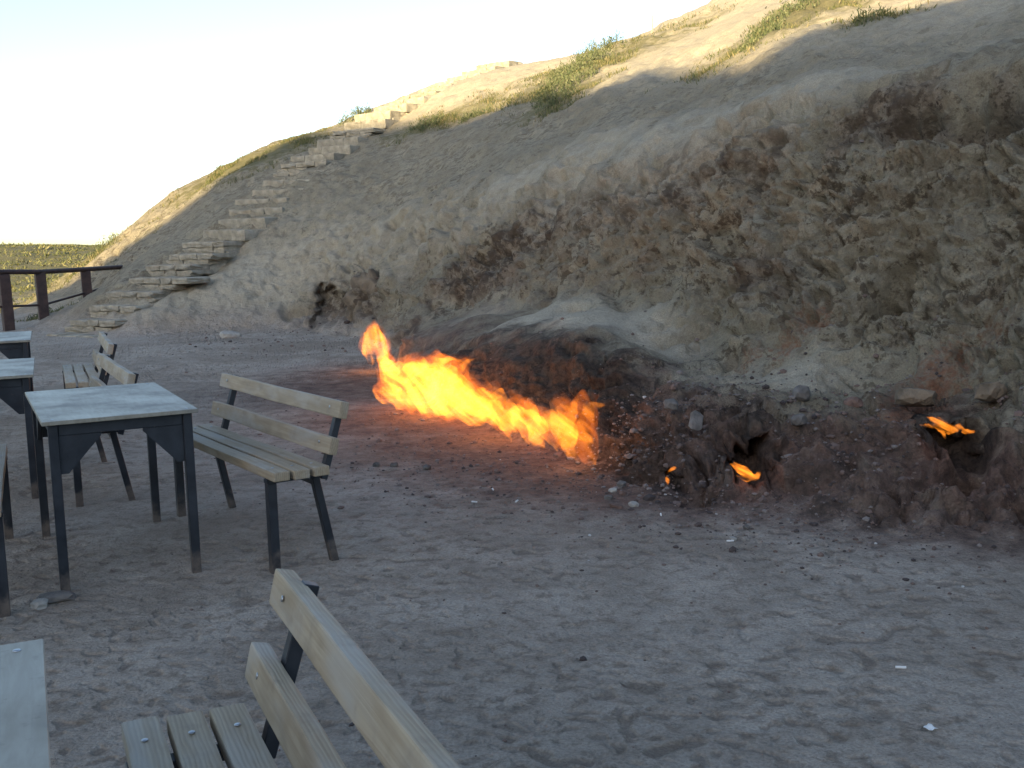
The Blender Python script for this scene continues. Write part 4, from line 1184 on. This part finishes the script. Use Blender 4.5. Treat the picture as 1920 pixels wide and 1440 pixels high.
# ------------------------------------------------------------------ loose pebbles and crumbs (uncountable)
def scatter_pebbles():
    rn = np.random.default_rng(4)
    base = []
    for k in range(6):
        bm = bmesh.new()
        bmesh.ops.create_icosphere(bm, subdivisions=1, radius=1.0)
        v = np.array([x.co[:] for x in bm.verts], np.float32)
        f = np.array([[q.index for q in p.verts] for p in bm.faces], np.int32)
        v = v * (1 + 0.5 * fbm(v * 1.5 + k * 9.7, 2)[:, None])
        base.append((v, f))
        bm.free()
    spots = [(0.4, 6.4, 0.9, 600, 0.010), (-0.5, 7.3, 1.1, 700, 0.010), (1.3, 5.7, 0.9, 700, 0.010), (2.1, 5.3, 0.9, 600, 0.010),
             (-1.3, 9.0, 1.6, 500, 0.011), (1.2, 6.3, 0.6, 600, 0.014), (1.9, 6.1, 0.8, 650, 0.015), (0.8, 7.0, 0.6, 500, 0.015),
             (2.6, 6.0, 0.8, 600, 0.015), (0.2, 4.2, 2.2, 350, 0.006), (-3.2, 15.5, 1.6, 300, 0.018), (1.6, 7.4, 1.0, 400, 0.013)]
    V, F, T, o = [], [], [], 0
    for x, y, s, n, sz in spots:
        for _ in range(n):
            px, py = rn.normal(x, s * 0.6), rn.normal(y, s * 0.6)
            if py < 1.5 or (1.2 < px < 1.5 and 5.9 < py < 6.7) or (2.25 < px < 2.65 and 5.5 < py < 6.4):
                continue
            pz = surf_z(px, py)
            v, f = base[rn.integers(6)]
            a = rn.uniform(0, 6.28)
            k = sz * rn.lognormal(-0.55, 0.55)
            c, s_ = math.cos(a), math.sin(a)
            w = v * (k, k * rn.uniform(0.6, 1), k * rn.uniform(0.4, 0.8))
            w = np.stack([w[:, 0] * c - w[:, 1] * s_, w[:, 0] * s_ + w[:, 1] * c, w[:, 2]], -1) + (px, py, pz + 0.15 * k)
            V.append(w); F.append(f + o); o += len(v)
            g = rn.random()
            T.append(np.full(len(v), g))
    V, F, T = np.concatenate(V), np.concatenate(F), np.concatenate(T)
    me = bpy.data.meshes.new("pebbles")
    me.from_pydata(V.tolist(), [], F.tolist())
    at = me.attributes.new("tint", 'FLOAT', 'POINT')
    at.data.foreach_set("value", T.astype(np.float32))
    m, nt, bs = new_mat("pebble")
    b = NB(nt)
    t = b.n("ShaderNodeAttribute", attribute_name="tint").outputs["Fac"]
    c = b.mix(b.ramp(t, 0.0, 0.5), (0.055, 0.043, 0.04), (0.16, 0.11, 0.09))
    c = b.mix(b.ramp(t, 0.6, 0.9), c, (0.19, 0.165, 0.15))
    c = b.mix(b.ramp(t, 0.992, 0.998), c, (0.55, 0.54, 0.52))
    nt.links.new(c, bs.inputs["Base Color"])
    bs.inputs["Roughness"].default_value = 0.95
    ob = link("pebbles", me, m)
    ob["kind"] = "stuff"
    ob["label"] = "loose burnt pebbles and crumbs strewn round the vents"


scatter_pebbles()

# cigarette ends and paper scraps on the ground
bm = bmesh.new()
bmesh.ops.create_cone(bm, cap_ends=True, segments=8, radius1=0.005, radius2=0.0045, depth=0.034)
BUTT = bm_mesh(bm, "cigarette_butt")
for i, (x, y, lab) in enumerate((
        (-0.23, 6.06, "white cigarette end on the ground, left one of a pair below the big flame"),
        (0.01, 6.04, "white cigarette end on the ground, right one of a pair below the big flame"),
        (1.27, 3.49, "white cigarette end on the bare grey ground at the right"),
        (0.77, 5.65, "bright white cigarette end just right of the stone cluster below the flame"),
        (1.03, 5.12, "white cigarette end at the edge of the burnt ground below the fire hole"),
        (-0.13, 6.37, "pale cigarette end close in front of the big flame"))):
    o = link("cigarette_butt", BUTT, M_WHITE, None, (x, y, surf_z(x, y) + 0.004), (math.pi / 2, 0.05, 1.1 + i * 1.7))
    tag(o, lab, "cigarette end", "cigarette ends on the ground")
bm = bmesh.new()
bmesh.ops.create_grid(bm, x_segments=3, y_segments=3, size=0.016)
for v in bm.verts:
    v.co.z = random.uniform(0, 0.008)
    v.co.x *= random.uniform(0.7, 1.1)
bmesh.ops.solidify(bm, geom=list(bm.faces), thickness=0.001)
o = link("paper_scrap", bm_mesh(bm, "paper_scrap"), M_WHITE, None, (1.2, 3.05, surf_z(1.2, 3.05) + 0.004), (0, 0, 0.6))
tag(o, "crumpled white paper scrap near the lower right corner of the ground", "litter")


# ------------------------------------------------------------------ grass, weeds, scrub
def mat_leaf(name, c1, c2, c3):
    m, nt, bs = new_mat(name)
    b = NB(nt)
    t = b.n("ShaderNodeAttribute", attribute_name="tint").outputs["Fac"]
    c = b.mix(b.ramp(t, 0.0, 0.55), c1, c2)
    c = b.mix(b.ramp(t, 0.6, 1.0), c, c3)
    nt.links.new(c, bs.inputs["Base Color"])
    bs.inputs["Roughness"].default_value = 0.7
    bs.inputs["Specular IOR Level"].default_value = 0.2
    return m


M_GRASS = mat_leaf("dry_grass", (0.05, 0.068, 0.024), (0.11, 0.115, 0.045), (0.27, 0.22, 0.12))
M_WEED = mat_leaf("weed_leaf", (0.055, 0.075, 0.032), (0.11, 0.13, 0.06), (0.20, 0.20, 0.11))
M_SCRUB = mat_leaf("scrub", (0.075, 0.088, 0.032), (0.12, 0.122, 0.05), (0.17, 0.155, 0.075))


def tri_mesh(name, V, F, T, mat):
    me = bpy.data.meshes.new(name)
    nv, nf = len(V), len(F)
    me.vertices.add(nv); me.loops.add(nf * 3); me.polygons.add(nf)
    me.vertices.foreach_set("co", np.asarray(V, np.float32).ravel())
    me.loops.foreach_set("vertex_index", np.asarray(F, np.int32).ravel())
    me.polygons.foreach_set("loop_start", np.arange(nf, dtype=np.int32) * 3)
    me.update(calc_edges=True)
    at = me.attributes.new("tint", 'FLOAT', 'POINT')
    at.data.foreach_set("value", np.asarray(T, np.float32))
    me.materials.append(mat)
    return me


def blades(P, hgt, wid, lean, tint, rn):
    """one curved blade (2 triangles of it tapering) per root point"""
    n = len(P)
    a = rn.uniform(0, 6.283, n)
    s = np.stack([np.cos(a), np.sin(a), 0 * a], -1) * wid[:, None]
    b2 = rn.uniform(0, 6.283, n)
    tip = np.stack([np.cos(b2) * lean, np.sin(b2) * lean, np.sqrt(np.maximum(0.05, 1 - lean ** 2))], -1) * hgt[:, None]
    mid = tip * 0.55 + np.array([0, 0, 0.06]) * hgt[:, None]
    V = np.stack([P - s, P + s, P + mid + s * 0.6, P + mid - s * 0.6, P + tip], 1).reshape(-1, 3)
    i = np.arange(n)[:, None] * 5
    F = np.concatenate([i + [0, 1, 2], i + [0, 2, 3], i + [3, 2, 4]], 1).reshape(-1, 3)
    return V, F, np.repeat(tint, 5)


def make_grass():
    rn = np.random.default_rng(9)
    na, nr = GREEN.shape
    rr = np.hypot(SURF[..., 0], SURF[..., 1])
    w = np.where((GREEN > 0.3) & (rr > 9) & (rr < 40) & (np.abs(GAZ)[:, None] < 45), GREEN ** 2, 0)
    patch = fbm(SURF.reshape(-1, 3) * 1.3 + 5, 3).reshape(na, nr)
    w = w * sstep(-0.05, 0.2, patch)
    area = rr * np.gradient(rr, axis=1)
    p = (w * area).ravel()
    p /= p.sum()
    idx = rn.choice(len(p), 30000, p=p)
    P = SURF.reshape(-1, 3)[idx] + rn.normal(0, 0.03, (len(idx), 3)) * (1, 1, 0)
    P[:, 2] -= 0.02
    n = len(P)
    h = rn.uniform(0.02, 0.085, n) * (0.6 + 0.8 * sstep(-0.1, 0.3, patch.ravel()[idx]))
    V, F, T = blades(P, h, rn.uniform(0.004, 0.010, n), rn.uniform(0.2, 0.8, n), np.clip(rn.normal(0.55, 0.3, n), 0, 1), rn)
    ob = link("grass", tri_mesh("grass", V, F, T, M_GRASS), None)
    ob["kind"] = "stuff"
    ob["label"] = "short green and straw coloured grass on the upper hillside"


make_grass()


def make_weed(pos, rad, hgt, n, label, seed, name="weed_bush", leaf=0.05, cat="plant"):
    rn = np.random.default_rng(seed)
    root = empty(name, pos)
    ns = max(8, n // 14)
    a, q = rn.uniform(0, 6.283, ns), np.sqrt(rn.uniform(0, 1, ns)) * rad * 0.75
    base = np.stack([np.cos(a) * q, np.sin(a) * q * 0.7, np.zeros(ns)], -1)
    for i in range(ns):
        base[i, 2] = surf_z(pos[0] + base[i, 0], pos[1] + base[i, 1]) - pos[2] - 0.03
    hs = hgt * rn.uniform(0.45, 1.0, ns) * (1 - 0.4 * (q / rad) ** 2)
    V, F, T = blades(base, hs, np.full(ns, 0.006), rn.uniform(0.05, 0.4, ns), np.full(ns, 0.75), rn)
    link("stem", tri_mesh("stem", V, F, T, M_WEED), None, root)["kind"] = "stuff"
    tips = V.reshape(-1, 5, 3)
    k = rn.integers(0, ns, n)
    t = rn.uniform(0.15, 1.0, n)[:, None]
    P = tips[k, 0] * (1 - t) + tips[k, 4] * t + rn.normal(0, 0.035, (n, 3))
    V2, F2, T2 = blades(P, rn.uniform(0.5, 1.3, n) * leaf, rn.uniform(0.12, 0.25, n) * leaf, rn.uniform(0.3, 0.95, n), rn.uniform(0, 1, n), rn)
    link("leaves", tri_mesh("leaves", V2, F2, T2, M_WEED), None, root)["kind"] = "stuff"
    tag(root, label, cat, "weeds on the hillside")


for i, (x, y, rad, h, n, lab) in enumerate((
        (1.05, 19.6, 0.75, 0.62, 1500, "tall leafy green weeds at the shadow edge, largest bush on the slope"),
        (1.45, 21.2, 0.8, 0.55, 1400, "leafy weeds just above the largest bush, upper part of the same green streak"),
        (1.9, 22.4, 0.7, 0.42, 1000, "uppermost weeds of the green streak, close below the skyline"),
        (0.85, 18.6, 0.45, 0.3, 500, "small dark weeds in the shade at the lower end of the green streak"),
        (-1.55, 22.5, 0.5, 0.28, 600, "low round weed clump at the shadow edge right of the sunlit stairs"),
        (-0.55, 21.7, 0.5, 0.25, 500, "low weed clump at the shadow edge between the stairs and the largest bush"),
        (4.15, 12.65, 0.28, 0.16, 350, "small weed tuft in the shade near the upper right corner"),
        (3.9, 15.6, 0.7, 0.3, 900, "sunlit green weeds at the top edge of the picture, right of the bare patch"),
        (3.45, 14.9, 0.5, 0.22, 600, "streak of green weeds below the sunlit weeds at the top of the picture"),
        (-9.3, 25.3, 0.5, 0.35, 500, "dark weed clump on the left skyline where the slope meets the far hill"),
        (-8.65, 20.6, 0.5, 0.2, 400, "low weeds at the foot of the second fence post"),
        (-3.45, 25.9, 0.55, 0.42, 900, "grey green bush on the skyline just left of the sunlit stairs"))):
    make_weed((x, y, surf_z(x, y)), rad, h * 0.72, n, lab, 100 + i)


_p = Vector((2.95, 22.2, surf_z(2.95, 22.2)))
o = link("stake", box_mesh("stake", 0.025, 0.025, 0.5, 0.003, 1, 2, 0.004, 3), M_PALE, None, _p + Vector((0, 0, 0.2)), (0.04, 0.03, 0.4))
tag(o, "thin pale stake standing on the sunlit slope just below the skyline", "stake")


def make_scrub():
    rn = np.random.default_rng(21)
    n = 9000
    a = R(1) * rn.uniform(-36, -17, n)
    r = rn.uniform(40, 150, n)
    V, F, T, o = [], [], [], 0
    for ai, ri in zip(a, r):
        x, y = ri * math.sin(ai), ri * math.cos(ai)
        z = surf_z(x, y)
        k = rn.lognormal(-0.2, 0.5) * 0.11 * (1 + ri / 60)
        m = 8
        P = np.tile([[x, y, z - 0.05]], (m, 1)) + rn.normal(0, k * 0.6, (m, 3)) * (1, 1, 0)
        v, f, t = blades(P, rn.uniform(0.3, 0.7, m) * k, rn.uniform(0.08, 0.16, m) * k, rn.uniform(0.5, 0.95, m),
                         np.clip(np.full(m, rn.random()) + rn.normal(0, 0.1, m), 0, 1), rn)
        V.append(v); F.append(f + o); T.append(t); o += len(v)
    ob = link("scrub", tri_mesh("scrub", np.concatenate(V), np.concatenate(F), np.concatenate(T), M_SCRUB), None)
    ob["kind"] = "stuff"
    ob["label"] = "yellow green scrub covering the distant sunlit hill"


make_scrub()
